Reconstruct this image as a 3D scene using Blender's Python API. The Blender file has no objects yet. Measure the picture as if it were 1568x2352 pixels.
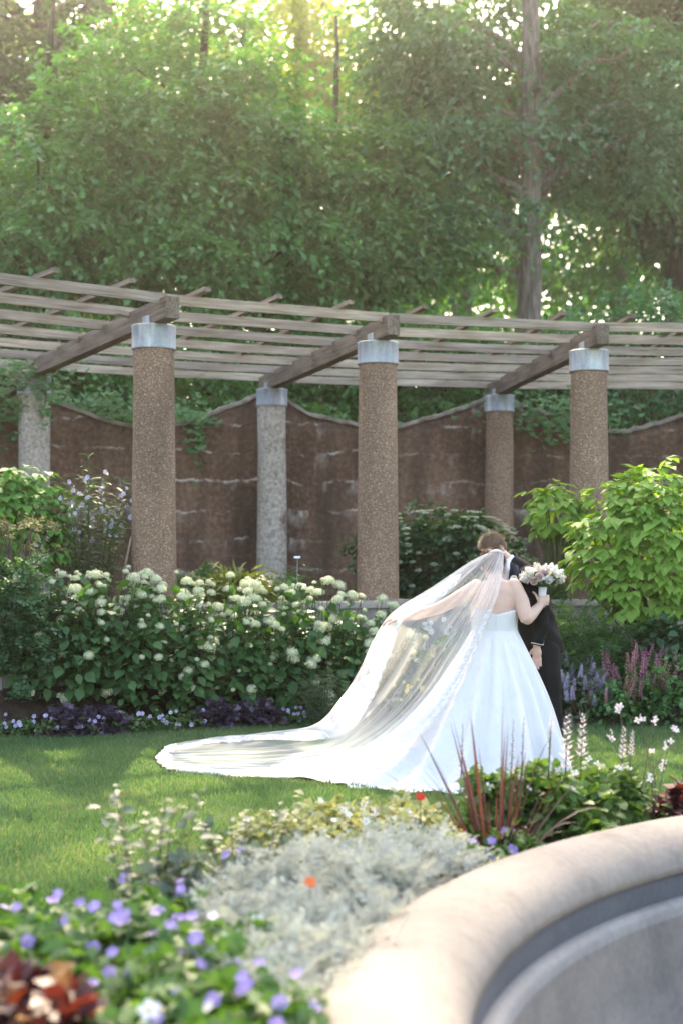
import bpy, bmesh, math, random
import numpy as np
from mathutils import Vector, Matrix, Quaternion
from mathutils.bvhtree import BVHTree

scene = bpy.context.scene
COL = scene.collection
R = math.radians

# ---------------------------------------------------------------- camera
CAM_H = 1.6
FPX = 3267.0            # focal length in pixels of a 1568 x 2352 picture
cam_d = bpy.data.cameras.new('camera')
cam = bpy.data.objects.new('camera', cam_d)
COL.objects.link(cam)
cam.location = (0, 0, CAM_H)
cam.rotation_euler = (R(90), 0, 0)
cam_d.sensor_fit = 'VERTICAL'
cam_d.sensor_height = 36.0
cam_d.sensor_width = 24.0
cam_d.lens = 50.0
cam_d.shift_y = 89.0 / 2352.0
cam_d.clip_start = 0.05
cam_d.clip_end = 600
cam_d.dof.use_dof = True
cam_d.dof.focus_distance = 10.15
cam_d.dof.aperture_fstop = 1.7
scene.camera = cam

# ---------------------------------------------------------------- sky, sun, exposure
SUN_EL, SUN_AZ = R(40), R(-1.5)          # azimuth from +Y towards +X
world = bpy.data.worlds.new('World')
scene.world = world
world.use_nodes = True
wn = world.node_tree.nodes
wn.clear()
w_out = wn.new('ShaderNodeOutputWorld')
w_bg = wn.new('ShaderNodeBackground')
w_sky = wn.new('ShaderNodeTexSky')
w_sky.sky_type = 'NISHITA'
w_sky.sun_disc = False
w_sky.sun_elevation = SUN_EL
w_sky.sun_rotation = SUN_AZ
w_sky.air_density = 0.8
w_sky.dust_density = 3.0
w_sky.ozone_density = 0.8
w_bg.inputs['Strength'].default_value = 0.15
world.node_tree.links.new(w_sky.outputs['Color'], w_bg.inputs['Color'])
world.node_tree.links.new(w_bg.outputs['Background'], w_out.inputs['Surface'])

sun_d = bpy.data.lights.new('sun', 'SUN')
sun_d.energy = 2.1
sun_d.angle = R(0.53)
sun_d.color = (1.0, 0.92, 0.79)
sun = bpy.data.objects.new('sun', sun_d)
COL.objects.link(sun)
SUNV = Vector((math.sin(SUN_AZ) * math.cos(SUN_EL), math.cos(SUN_AZ) * math.cos(SUN_EL), math.sin(SUN_EL)))
sun.rotation_euler = (-SUNV).to_track_quat('-Z', 'Y').to_euler()
sun.location = (0, 60, 50)

vs = scene.view_settings
vs.view_transform = 'Standard'
vs.look = 'None'
vs.gamma = 1.0
vs.use_curve_mapping = False
vs.exposure = 2.88
vs.use_white_balance = True
vs.white_balance_temperature = 7800
vs.white_balance_tint = 10
scene.render.engine = 'CYCLES'
cy = scene.cycles
cy.use_denoising = True
cy.max_bounces = 10
cy.diffuse_bounces = 4
cy.glossy_bounces = 2
cy.transmission_bounces = 6
cy.transparent_max_bounces = 24
cy.volume_bounces = 0
cy.sample_clamp_indirect = 6.0
cy.caustics_reflective = False
cy.caustics_refractive = False

# ---------------------------------------------------------------- helpers
rng = np.random.default_rng(7)
PC = Vector((4.58, 3.84, 0))     # centre of the pergola's arc
FC = Vector((3.42, 3.40, 0))     # centre of the fountain


def P(px, py, Y):
    """point seen at picture position (px, py) standing at distance Y"""
    return Vector(((px - 784.0) * Y / FPX, Y, CAM_H - (py - 1265.0) * Y / FPX))


def pol(r, deg, z=0.0, c=PC):
    a = R(deg)
    return Vector((c.x + r * math.sin(a), c.y + r * math.cos(a), z))


def tag(o, label=None, cat=None, group=None, kind=None):
    if label: o['label'] = label
    if cat: o['category'] = cat
    if group: o['group'] = group
    if kind: o['kind'] = kind
    return o


def thing(name, loc, label, cat, group=None):
    o = bpy.data.objects.new(name, None)
    o.empty_display_size = 0.1
    o.location = loc
    COL.objects.link(o)
    return tag(o, label, cat, group)


def link(name, me, parent=None, mat=None, world_coords=True):
    """link a mesh whose vertices are in world coordinates under a parent thing"""
    o = bpy.data.objects.new(name, me)
    COL.objects.link(o)
    if mat is not None:
        if isinstance(mat, (list, tuple)):
            for m in mat: me.materials.append(m)
        elif not me.materials:
            me.materials.append(mat)
    if parent is not None:
        o.parent = parent
        if world_coords:
            o.matrix_parent_inverse = parent_inv(parent)
    return o


def parent_inv(p):
    # things are Empties with a plain location; meshes linked by link() sit at the world origin
    return Matrix.Translation(-p.location) if p.type == 'EMPTY' else Matrix.Identity(4)


def mesh_np(name, V, F, smooth=False, mats=None):
    """V (n,3) float, F (m,k) int with constant k"""
    me = bpy.data.meshes.new(name)
    V = np.ascontiguousarray(V, dtype=np.float32)
    F = np.ascontiguousarray(F, dtype=np.int32)
    m, k = F.shape
    me.vertices.add(len(V)); me.vertices.foreach_set('co', V.ravel())
    me.loops.add(m * k); me.loops.foreach_set('vertex_index', F.ravel())
    me.polygons.add(m)
    me.polygons.foreach_set('loop_start', np.arange(0, m * k, k, dtype=np.int32))
    if smooth:
        me.polygons.foreach_set('use_smooth', np.ones(m, dtype=bool))
    if mats is not None:
        me.polygons.foreach_set('material_index', np.ascontiguousarray(mats, dtype=np.int32))
    me.update(calc_edges=True)
    return me


def mesh_bm(name, bm, smooth=False):
    me = bpy.data.meshes.new(name)
    if smooth:
        for f in bm.faces: f.smooth = True
    bm.to_mesh(me); bm.free()
    return me


def grid_faces(nu, nv, wrap_v=False):
    F = []
    vv = nv if wrap_v else nv - 1
    for i in range(nu - 1):
        for j in range(vv):
            F.append((i * nv + j, i * nv + (j + 1) % nv, (i + 1) * nv + (j + 1) % nv, (i + 1) * nv + j))
    return np.array(F)


def unit(v):
    return v / (np.linalg.norm(v, axis=-1, keepdims=True) + 1e-9)


def tube_arrays(pts, radii, n=8, ell=1.0, cap=True, ref=(0.13, 0.21, 0.97)):
    """triangle arrays of a tapered tube through pts; ell = second half-axis ratio (number or list)"""
    pts = np.asarray([tuple(p) for p in pts], float); radii = np.asarray(radii, float)
    ell = np.broadcast_to(np.asarray(ell, float), radii.shape)
    T = np.gradient(pts, axis=0); T = unit(T)
    refv = np.asarray(ref, float)
    V = []
    a = np.linspace(0, 2 * np.pi, n, endpoint=False)
    for p, t, r, e in zip(pts, T, radii, ell):
        s = np.cross(t, refv)
        if np.linalg.norm(s) < 1e-3: s = np.cross(t, (1, 0, 0.1))
        s = s / np.linalg.norm(s); b = np.cross(s, t)
        V.append(p + r * (np.cos(a)[:, None] * s + e * np.sin(a)[:, None] * b))
    V = np.concatenate(V)
    m = len(pts); F = []
    for i in range(m - 1):
        for j in range(n):
            k = (j + 1) % n
            q = (i * n + j, i * n + k, (i + 1) * n + k, (i + 1) * n + j)
            F.append((q[0], q[1], q[2])); F.append((q[0], q[2], q[3]))
    if cap:
        c0 = len(V); V = np.vstack([V, pts[0], pts[-1]])
        for j in range(n):
            k = (j + 1) % n
            F.append((c0, k, j)); F.append((c0 + 1, (m - 1) * n + j, (m - 1) * n + k))
    return V, np.array(F)


def join_arrays(parts):
    Vs, Fs, o = [], [], 0
    for V, F in parts:
        Vs.append(V); Fs.append(np.asarray(F) + o); o += len(V)
    return np.concatenate(Vs), np.concatenate(Fs)


def box_bm(bm, size, mat):
    """a box of the given size transformed by mat"""
    r = bmesh.ops.create_cube(bm, size=1.0, matrix=mat @ Matrix.Diagonal((*size, 1)))
    return r['verts']


def lathe(profile, n=96, a0=0, a1=2 * math.pi, c=(0, 0, 0)):
    """surface of revolution; profile list of (r, z)"""
    full = abs(a1 - a0 - 2 * math.pi) < 1e-6
    ang = np.linspace(a0, a1, n, endpoint=not full)
    V = np.array([(c[0] + r * math.cos(t), c[1] + r * math.sin(t), c[2] + z) for r, z in profile for t in ang])
    return V, grid_faces(len(profile), n, full)


# ---- leaves -------------------------------------------------------------
def leaf_tpl(kind):
    """leaf templates: base at the origin, tip towards +Y, face up +Z, length 1"""
    if kind == 'diamond':       # two triangles folded on the midrib
        V = [(0, 0, 0), (-.26, .45, .05), (0, 1, -.06), (.26, .45, .05)]
        F = [(0, 2, 1), (0, 3, 2)]
    elif kind == 'oval':        # broad leaf, folded and drooping at the tip
        V = [(0, 0, 0), (-.30, .28, .07), (-.33, .58, .05), (0, 1, -.16), (.33, .58, .05), (.30, .28, .07), (0, .3, 0), (0, .62, -.02)]
        F = [(0, 6, 1), (1, 6, 2), (6, 7, 2), (2, 7, 3), (0, 5, 6), (5, 4, 6), (6, 4, 7), (4, 3, 7)]
    elif kind == 'long':        # narrow willow-like leaf, arched
        V = [(0, 0, 0), (-.07, .35, .07), (-.055, .7, .05), (0, 1, -.08), (.055, .7, .05), (.07, .35, .07)]
        F = [(0, 5, 1), (1, 5, 4), (1, 4, 2), (2, 4, 3)]
    elif kind == 'lobed':       # palmate five-lobed leaf
        V = [(0, 0, 0)]; F = []
        a = np.linspace(-2.35, 2.35, 11)
        for i, t in enumerate(a):
            r = .56 if i % 2 else .34
            if i in (0, 10): r = .42
            V.append((r * math.sin(t), .42 + r * math.cos(t), .05 if i % 2 else -.01))
        V[0] = (0, .36, .02)
        for i in range(1, 11): F.append((0, i + 1, i))
    elif kind == 'pinnate':     # feathery leaf: pairs of narrow leaflets
        V, F = [], []
        for k in range(5):
            y = .12 + .19 * k; l = .34 * (1 - .13 * k)
            for s in (-1, 1):
                b = len(V)
                V += [(0, y, 0), (s * l * .55, y + .02 + l * .18, .03), (s * l, y + l * .5, -.03), (s * l * .45, y + l * .42, .03)]
                F += [(b, b + 1, b + 2), (b, b + 2, b + 3)]
        b = len(V); V += [(0, .78, 0), (-.05, .88, .02), (0, 1.02, -.03), (.05, .88, .02)]; F += [(b, b + 2, b + 1), (b, b + 3, b + 2)]
    elif kind == 'trefoil':     # three rounded leaflets (columbine)
        V, F = [], []
        for t in (-1.0, 0, 1.0):
            c, s = math.cos(t), math.sin(t); b = len(V)
            for x, y, z in [(0, .25, 0), (-.2, .6, .04), (-.13, .88, -.02), (.0, .78, .02), (.13, .88, -.02), (.2, .6, .04)]:
                V.append((x * c + y * s, .12 - x * s + y * c * .8, z))
            F += [(b, b + 3, b + 1), (b + 1, b + 3, b + 2), (b, b + 5, b + 3), (b + 3, b + 5, b + 4)]
    elif kind == 'blade':
        V = [(-.5, 0, 0), (.5, 0, 0), (0, 1, 0)]; F = [(0, 1, 2)]
    return np.array(V, float), np.array(F)


TPL = {k: leaf_tpl(k) for k in ('diamond', 'oval', 'long', 'lobed', 'pinnate', 'trefoil', 'blade')}


def frames(D, N):
    """3x3 bases with +Y along D and +Z near N"""
    D = unit(D); X = unit(np.cross(D, N)); Z = np.cross(X, D)
    return np.stack([X, D, Z], axis=-1)


def leaves_arrays(pos, D, N, size, kind, width=1.0):
    V0, F0 = TPL[kind]
    B = frames(D, N)
    sz = np.broadcast_to(np.asarray(size, float), (len(pos),))
    T = V0 * np.array([width, 1, 1])
    V = np.einsum('nij,kj->nki', B, T) * sz[:, None, None] + pos[:, None, :]
    F = F0[None] + (np.arange(len(pos)) * len(V0))[:, None, None]
    return V.reshape(-1, 3), F.reshape(-1, 3)


def leaf_objects(parent, pos, D, N, size, me, name='leaf'):
    """one object per leaf, sharing mesh data"""
    B = frames(D, N)
    L = np.array(parent.location)
    for i in range(len(pos)):
        o = bpy.data.objects.new(name, me[i % len(me)] if isinstance(me, list) else me)
        M = Matrix.Identity(4)
        for a in range(3):
            for b in range(3):
                M[a][b] = B[i, a, b] * size[i]
            M[a][3] = pos[i, a] - L[a]
        o.parent = parent
        o.matrix_basis = M
        COL.objects.link(o)


def droop_dirs(n, g, down=-0.25, spread=0.5, out=None):
    """leaf directions: outwards, drooping, random"""
    D = g.normal(size=(n, 3)) * spread
    if out is not None: D += unit(out)
    else: D += unit(g.normal(size=(n, 3)) * [1, 1, 0.2])
    D[:, 2] += down
    return unit(D)


def up_normals(n, g, tilt=0.55, bias=None):
    N = g.normal(size=(n, 3)) * tilt
    N[:, 2] += 1
    if bias is not None: N += bias
    return unit(N)


# ---------------------------------------------------------------- materials
def mat_new(name):
    m = bpy.data.materials.new(name); m.use_nodes = True
    nt = m.node_tree; nt.nodes.clear()
    out = nt.nodes.new('ShaderNodeOutputMaterial')
    return m, nt, out


def nd(nt, t, **kw):
    n = nt.nodes.new(t)
    for k, v in kw.items():
        if k.startswith('i_'):
            n.inputs[k[2:].replace('_', ' ')].default_value = v
        else:
            setattr(n, k, v)
    return n


def c4(c): return (c[0], c[1], c[2], 1.0)


def ramp(nt, fac, stops, interp='LINEAR'):
    r = nt.nodes.new('ShaderNodeValToRGB')
    r.color_ramp.interpolation = interp
    e = r.color_ramp.elements
    while len(e) < len(stops): e.new(0.5)
    for el, (p, c) in zip(e, stops):
        el.position = p; el.color = c4(c) if len(c) == 3 else c
    nt.links.new(fac, r.inputs['Fac'])
    return r.outputs['Color']


def mixc(nt, fac, a, b, mode='MIX'):
    n = nt.nodes.new('ShaderNodeMix'); n.data_type = 'RGBA'; n.blend_type = mode
    for v, i in ((fac, 0), (a, 6), (b, 7)):
        if hasattr(v, 'is_linked'): nt.links.new(v, n.inputs[i])
        elif i == 0: n.inputs[0].default_value = v
        else: n.inputs[i].default_value = c4(v)
    return n.outputs[2]


def leaf_mat(name, a, b, trans=0.35, rough=0.5, tcol=None, spec=0.3, rare=None):
    """leaf: colour varies leaf by leaf between a and b, light passes through"""
    m, nt, out = mat_new(name)
    geo = nd(nt, 'ShaderNodeNewGeometry'); oi = nd(nt, 'ShaderNodeObjectInfo')
    ad = nd(nt, 'ShaderNodeMath', operation='ADD'); fr = nd(nt, 'ShaderNodeMath', operation='FRACT')
    nt.links.new(geo.outputs['Random Per Island'], ad.inputs[0]); nt.links.new(oi.outputs['Random'], ad.inputs[1])
    nt.links.new(ad.outputs[0], fr.inputs[0])
    stops = [(0.0, a), (0.9, b)]
    if rare: stops += [(0.93, rare)]
    col = ramp(nt, fr.outputs[0], stops)
    p = nd(nt, 'ShaderNodeBsdfPrincipled'); nt.links.new(col, p.inputs['Base Color'])
    p.inputs['Roughness'].default_value = rough
    p.inputs['Specular IOR Level'].default_value = spec
    t = nd(nt, 'ShaderNodeBsdfTranslucent')
    tc = mixc(nt, 1.0, col, tcol or (1.5, 1.75, 0.6), 'MULTIPLY')
    nt.links.new(tc, t.inputs['Color'])
    mx = nd(nt, 'ShaderNodeMixShader'); mx.inputs[0].default_value = trans
    nt.links.new(p.outputs[0], mx.inputs[1]); nt.links.new(t.outputs[0], mx.inputs[2])
    nt.links.new(mx.outputs[0], out.inputs['Surface'])
    return m


def plain_mat(name, a, b=None, rough=0.7, scale=8.0, spec=0.3, metal=0.0, bump=0.0, bscale=40.0, stretch=(1, 1, 1), sss=0.0, coat=0.0, detail=6):
    """noise-mottled surface"""
    m, nt, out = mat_new(name)
    tc = nd(nt, 'ShaderNodeTexCoord'); mp = nd(nt, 'ShaderNodeMapping'); mp.inputs['Scale'].default_value = stretch
    nt.links.new(tc.outputs['Object'], mp.inputs['Vector'])
    no = nd(nt, 'ShaderNodeTexNoise'); no.inputs['Scale'].default_value = scale; no.inputs['Detail'].default_value = detail
    nt.links.new(mp.outputs[0], no.inputs['Vector'])
    p = nd(nt, 'ShaderNodeBsdfPrincipled')
    if b is None: b = tuple(x * 0.75 for x in a)
    nt.links.new(ramp(nt, no.outputs['Fac'], [(0.3, b), (0.7, a)]), p.inputs['Base Color'])
    p.inputs['Roughness'].default_value = rough
    p.inputs['Specular IOR Level'].default_value = spec
    p.inputs['Metallic'].default_value = metal
    if coat: p.inputs['Coat Weight'].default_value = coat
    if sss:
        p.inputs['Subsurface Weight'].default_value = sss
        p.inputs['Subsurface Radius'].default_value = (1.0, 0.35, 0.2)
        p.inputs['Subsurface Scale'].default_value = 0.012
    if bump:
        n2 = nd(nt, 'ShaderNodeTexNoise'); n2.inputs['Scale'].default_value = bscale; n2.inputs['Detail'].default_value = 5
        nt.links.new(mp.outputs[0], n2.inputs['Vector'])
        bp = nd(nt, 'ShaderNodeBump'); bp.inputs['Strength'].default_value = bump; bp.inputs['Distance'].default_value = 0.02
        nt.links.new(n2.outputs['Fac'], bp.inputs['Height']); nt.links.new(bp.outputs[0], p.inputs['Normal'])
    nt.links.new(p.outputs[0], out.inputs['Surface'])
    return m


def aggregate_mat():
    """exposed-aggregate concrete: brown matrix with tan and white pebbles"""
    m, nt, out = mat_new('exposed aggregate')
    tc = nd(nt, 'ShaderNodeTexCoord')
    v1 = nd(nt, 'ShaderNodeTexVoronoi'); v1.inputs['Scale'].default_value = 115
    v2 = nd(nt, 'ShaderNodeTexVoronoi'); v2.inputs['Scale'].default_value = 66
    n1 = nd(nt, 'ShaderNodeTexNoise'); n1.inputs['Scale'].default_value = 2.2; n1.inputs['Detail'].default_value = 5
    mp = nd(nt, 'ShaderNodeMapping'); mp.inputs['Scale'].default_value = (1, 1, 0.25)
    nt.links.new(tc.outputs['Object'], mp.inputs['Vector'])
    for v in (v1, v2): nt.links.new(tc.outputs['Object'], v.inputs['Vector'])
    nt.links.new(mp.outputs[0], n1.inputs['Vector'])
    s1 = nd(nt, 'ShaderNodeSeparateColor'); nt.links.new(v1.outputs['Color'], s1.inputs[0])
    s2 = nd(nt, 'ShaderNodeSeparateColor'); nt.links.new(v2.outputs['Color'], s2.inputs[0])
    ca = ramp(nt, s1.outputs[0], [(0.0, (.14, .088, .060)), (0.35, (.20, .130, .090)), (0.75, (.27, .185, .13)), (0.92, (.38, .29, .22)), (1.0, (.58, .50, .42))])
    cb = ramp(nt, s2.outputs[1], [(0.0, (.16, .10, .07)), (0.6, (.24, .16, .115)), (0.9, (.36, .26, .2)), (1.0, (.58, .5, .44))])
    base = mixc(nt, 0.4, ca, cb)
    tint = ramp(nt, n1.outputs['Fac'], [(0.3, (.82, .79, .76)), (0.5, (1.2, 1.15, 1.08)), (0.7, (1.5, 1.43, 1.32))])
    base = mixc(nt, 1.0, base, tint, 'MULTIPLY')
    p = nd(nt, 'ShaderNodeBsdfPrincipled'); p.inputs['Roughness'].default_value = 0.85; p.inputs['Specular IOR Level'].default_value = 0.2
    nt.links.new(base, p.inputs['Base Color'])
    bp = nd(nt, 'ShaderNodeBump'); bp.inputs['Strength'].default_value = 0.8; bp.inputs['Distance'].default_value = 0.012; bp.invert = True
    nt.links.new(v1.outputs['Distance'], bp.inputs['Height']); nt.links.new(bp.outputs[0], p.inputs['Normal'])
    nt.links.new(p.outputs[0], out.inputs['Surface'])
    return m


def lichen_mat():
    """old column: brown aggregate mostly covered by flaking pale plaster"""
    m, nt, out = mat_new('flaking plaster')
    tc = nd(nt, 'ShaderNodeTexCoord')
    mp = nd(nt, 'ShaderNodeMapping'); mp.inputs['Scale'].default_value = (1, 1, 0.6)
    nt.links.new(tc.outputs['Object'], mp.inputs['Vector'])
    n1 = nd(nt, 'ShaderNodeTexNoise'); n1.inputs['Scale'].default_value = 1.8; n1.inputs['Detail'].default_value = 9; n1.inputs['Roughness'].default_value = .62
    n2 = nd(nt, 'ShaderNodeTexNoise'); n2.inputs['Scale'].default_value = 22; n2.inputs['Detail'].default_value = 6
    nt.links.new(mp.outputs[0], n1.inputs['Vector']); nt.links.new(tc.outputs['Object'], n2.inputs['Vector'])
    pale = ramp(nt, n2.outputs['Fac'], [(0.3, (.25, .215, .175)), (0.5, (.41, .365, .305)), (0.72, (.56, .51, .44))])
    dark = ramp(nt, n2.outputs['Fac'], [(0.3, (.10, .065, .045)), (0.7, (.22, .16, .12))])
    oi = nd(nt, 'ShaderNodeObjectInfo')
    fac = ramp(nt, n1.outputs['Fac'], [(0.36, (0, 0, 0)), (0.43, (1, 1, 1))])
    p = nd(nt, 'ShaderNodeBsdfPrincipled'); p.inputs['Roughness'].default_value = 0.9; p.inputs['Specular IOR Level'].default_value = 0.15
    nt.links.new(mixc(nt, fac, dark, pale), p.inputs['Base Color'])
    bp = nd(nt, 'ShaderNodeBump'); bp.inputs['Strength'].default_value = 0.7; bp.inputs['Distance'].default_value = 0.02
    nt.links.new(n2.outputs['Fac'], bp.inputs['Height']); nt.links.new(bp.outputs[0], p.inputs['Normal'])
    nt.links.new(p.outputs[0], out.inputs['Surface'])
    return m


def wall_mat():
    """old brown concrete wall with lime bloom along the pour lines"""
    m, nt, out = mat_new('old brown wall')
    uv = nd(nt, 'ShaderNodeUVMap')      # u along the wall in metres, v height in metres
    def noise(scale, detail, st=(1, 1, 1), off=0.0, rough=.55):
        mp = nd(nt, 'ShaderNodeMapping'); mp.inputs['Scale'].default_value = st; mp.inputs['Location'].default_value = (off, off * .7, 0)
        nt.links.new(uv.outputs[0], mp.inputs['Vector'])
        n = nd(nt, 'ShaderNodeTexNoise'); n.inputs['Scale'].default_value = scale; n.inputs['Detail'].default_value = detail; n.inputs['Roughness'].default_value = rough
        nt.links.new(mp.outputs[0], n.inputs['Vector']); return n
    big = noise(0.7, 6); fine = noise(14, 8, off=4, rough=.7); vert = noise(2.6, 5, (1, .18, 1), 9)
    base = ramp(nt, big.outputs['Fac'], [(0.34, (.090, .050, .035)), (0.5, (.180, .102, .068)), (0.66, (.285, .180, .125))])
    base = mixc(nt, 0.6, base, ramp(nt, fine.outputs['Fac'], [(0.34, (.045, .028, .021)), (0.5, (.145, .087, .058)), (0.68, (.30, .205, .15))]))
    base = mixc(nt, ramp(nt, vert.outputs['Fac'], [(0.42, (0, 0, 0)), (0.66, (.75, .75, .75))]), base, (.050, .034, .026))
    # lime bloom: broken wavering lines on the pour joints, with runs below some of them
    sep = nd(nt, 'ShaderNodeSeparateXYZ'); nt.links.new(uv.outputs[0], sep.inputs[0])
    wob = noise(.9, 9, (1, .5, 1), 17, .68)
    wm = nd(nt, 'ShaderNodeMath', operation='MULTIPLY_ADD'); wm.inputs[1].default_value = 0.42
    nt.links.new(wob.outputs['Fac'], wm.inputs[0]); nt.links.new(sep.outputs['Y'], wm.inputs[2])
    dv = nd(nt, 'ShaderNodeMath', operation='DIVIDE'); dv.inputs[1].default_value = 0.40; nt.links.new(wm.outputs[0], dv.inputs[0])
    fr = nd(nt, 'ShaderNodeMath', operation='FRACT'); nt.links.new(dv.outputs[0], fr.inputs[0])
    line = ramp(nt, fr.outputs[0], [(0.0, (0, 0, 0)), (0.86, (0, 0, 0)), (0.93, (1, 1, 1)), (0.95, (1, 1, 1)), (0.99, (0, 0, 0))])
    runs = ramp(nt, fr.outputs[0], [(0.0, (0, 0, 0)), (0.35, (0, 0, 0)), (0.93, (1, 1, 1)), (0.99, (0, 0, 0))])
    gate = noise(2.3, 7, (1, 1.3, 1), 31, .7); gate2 = noise(4.5, 5, (1, .22, 1), 43, .6); gate3 = noise(.8, 3, (1, 1, 1), 57)
    g1 = ramp(nt, gate.outputs['Fac'], [(0.49, (0, 0, 0)), (0.58, (1, 1, 1))])
    g2 = ramp(nt, gate2.outputs['Fac'], [(0.52, (0, 0, 0)), (0.64, (.85, .85, .85))])
    g3 = ramp(nt, gate3.outputs['Fac'], [(0.44, (0, 0, 0)), (0.58, (1, 1, 1))])
    gate4 = noise(1.1, 3, (1, .9, 1), 71)
    k1 = mixc(nt, 1.0, line, g1, 'MULTIPLY'); k1 = mixc(nt, 1.0, k1, ramp(nt, gate4.outputs['Fac'], [(0.38, (.10, .10, .10)), (0.54, (1, 1, 1))]), 'MULTIPLY'); k2 = mixc(nt, 1.0, runs, g2, 'MULTIPLY'); k2 = mixc(nt, 1.0, k2, g3, 'MULTIPLY')
    k = mixc(nt, 1.0, k1, k2, 'LIGHTEN')
    k = mixc(nt, 1.0, k, ramp(nt, fine.outputs['Fac'], [(0.3, (.25, .25, .25)), (0.6, (1, 1, 1))]), 'MULTIPLY')
    col = mixc(nt, k, base, (.66, .60, .54))
    p = nd(nt, 'ShaderNodeBsdfPrincipled'); p.inputs['Roughness'].default_value = 0.92; p.inputs['Specular IOR Level'].default_value = 0.15
    nt.links.new(col, p.inputs['Base Color'])
    bp = nd(nt, 'ShaderNodeBump'); bp.inputs['Strength'].default_value = 0.6; bp.inputs['Distance'].default_value = 0.03
    nt.links.new(fine.outputs['Fac'], bp.inputs['Height'])
    b2 = nd(nt, 'ShaderNodeBump'); b2.inputs['Strength'].default_value = 0.2; b2.inputs['Distance'].default_value = 0.04
    nt.links.new(line, b2.inputs['Height']); nt.links.new(bp.outputs[0], b2.inputs['Normal']); nt.links.new(b2.outputs[0], p.inputs['Normal'])
    nt.links.new(p.outputs[0], out.inputs['Surface'])
    return m


def wood_mat(name, a, b):
    """weathered timber, grain along the object's own X axis"""
    m, nt, out = mat_new(name)
    tc = nd(nt, 'ShaderNodeTexCoord'); oi = nd(nt, 'ShaderNodeObjectInfo')
    add = nd(nt, 'ShaderNodeVectorMath', operation='ADD')
    cb = nd(nt, 'ShaderNodeCombineXYZ')
    ml = nd(nt, 'ShaderNodeMath', operation='MULTIPLY'); ml.inputs[1].default_value = 37.0
    nt.links.new(oi.outputs['Random'], ml.inputs[0])
    for i in range(3): nt.links.new(ml.outputs[0], cb.inputs[i])
    nt.links.new(tc.outputs['Object'], add.inputs[0]); nt.links.new(cb.outputs[0], add.inputs[1])
    def noise(scale, st, detail=6, rough=.6):
        mp = nd(nt, 'ShaderNodeMapping'); mp.inputs['Scale'].default_value = st
        nt.links.new(add.outputs[0], mp.inputs['Vector'])
        n = nd(nt, 'ShaderNodeTexNoise'); n.inputs['Scale'].default_value = scale; n.inputs['Detail'].default_value = detail; n.inputs['Roughness'].default_value = rough
        nt.links.new(mp.outputs[0], n.inputs['Vector']); return n
    grain = noise(42, (.04, 1, 1)); blot = noise(2.4, (.5, 2.5, 2.5)); kn = nd(nt, 'ShaderNodeTexVoronoi'); kn.inputs['Scale'].default_value = 3.2
    mpk = nd(nt, 'ShaderNodeMapping'); mpk.inputs['Scale'].default_value = (.55, 2.4, 2.4)
    nt.links.new(add.outputs[0], mpk.inputs['Vector']); nt.links.new(mpk.outputs[0], kn.inputs['Vector'])
    col = ramp(nt, grain.outputs['Fac'], [(0.28, tuple(x * .45 for x in b)), (0.45, b), (0.68, a)])
    col = mixc(nt, 1.0, col, ramp(nt, blot.outputs['Fac'], [(0.3, (.62, .58, .54)), (0.7, (1.2, 1.18, 1.15))]), 'MULTIPLY')
    col = mixc(nt, ramp(nt, kn.outputs['Distance'], [(0.05, (.85, .85, .85)), (0.13, (0, 0, 0))]), col, (.06, .042, .032))
    var = ramp(nt, oi.outputs['Random'], [(0, (.78, .77, .78)), (1, (1.18, 1.14, 1.06))])
    col = mixc(nt, 1.0, col, var, 'MULTIPLY')
    p = nd(nt, 'ShaderNodeBsdfPrincipled'); p.inputs['Roughness'].default_value = 0.8; p.inputs['Specular IOR Level'].default_value = 0.2
    nt.links.new(col, p.inputs['Base Color'])
    bp = nd(nt, 'ShaderNodeBump'); bp.inputs['Strength'].default_value = 0.5; bp.inputs['Distance'].default_value = 0.006
    nt.links.new(grain.outputs['Fac'], bp.inputs['Height']); nt.links.new(bp.outputs[0], p.inputs['Normal'])
    nt.links.new(p.outputs[0], out.inputs['Surface'])
    return m


def galv_mat():
    m, nt, out = mat_new('galvanised steel')
    tc = nd(nt, 'ShaderNodeTexCoord'); mp = nd(nt, 'ShaderNodeMapping'); mp.inputs['Scale'].default_value = (1, 1, .18)
    nt.links.new(tc.outputs['Object'], mp.inputs['Vector'])
    n = nd(nt, 'ShaderNodeTexNoise'); n.inputs['Scale'].default_value = 11; n.inputs['Detail'].default_value = 6
    v = nd(nt, 'ShaderNodeTexVoronoi'); v.inputs['Scale'].default_value = 55
    nt.links.new(mp.outputs[0], n.inputs['Vector']); nt.links.new(tc.outputs['Object'], v.inputs['Vector'])
    col = ramp(nt, n.outputs['Fac'], [(0.3, (.25, .275, .30)), (0.5, (.36, .385, .405)), (0.66, (.52, .54, .545)), (.75, (.30, .30, .29))])
    col = mixc(nt, .12, col, v.outputs['Color'], 'OVERLAY')
    p = nd(nt, 'ShaderNodeBsdfPrincipled'); p.inputs['Metallic'].default_value = .3; p.inputs['Roughness'].default_value = .6
    nt.links.new(col, p.inputs['Base Color'])
    bp = nd(nt, 'ShaderNodeBump'); bp.inputs['Strength'].default_value = 0.15; bp.inputs['Distance'].default_value = 0.01
    nt.links.new(n.outputs['Fac'], bp.inputs['Height']); nt.links.new(bp.outputs[0], p.inputs['Normal'])
    nt.links.new(p.outputs[0], out.inputs['Surface'])
    return m


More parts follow.
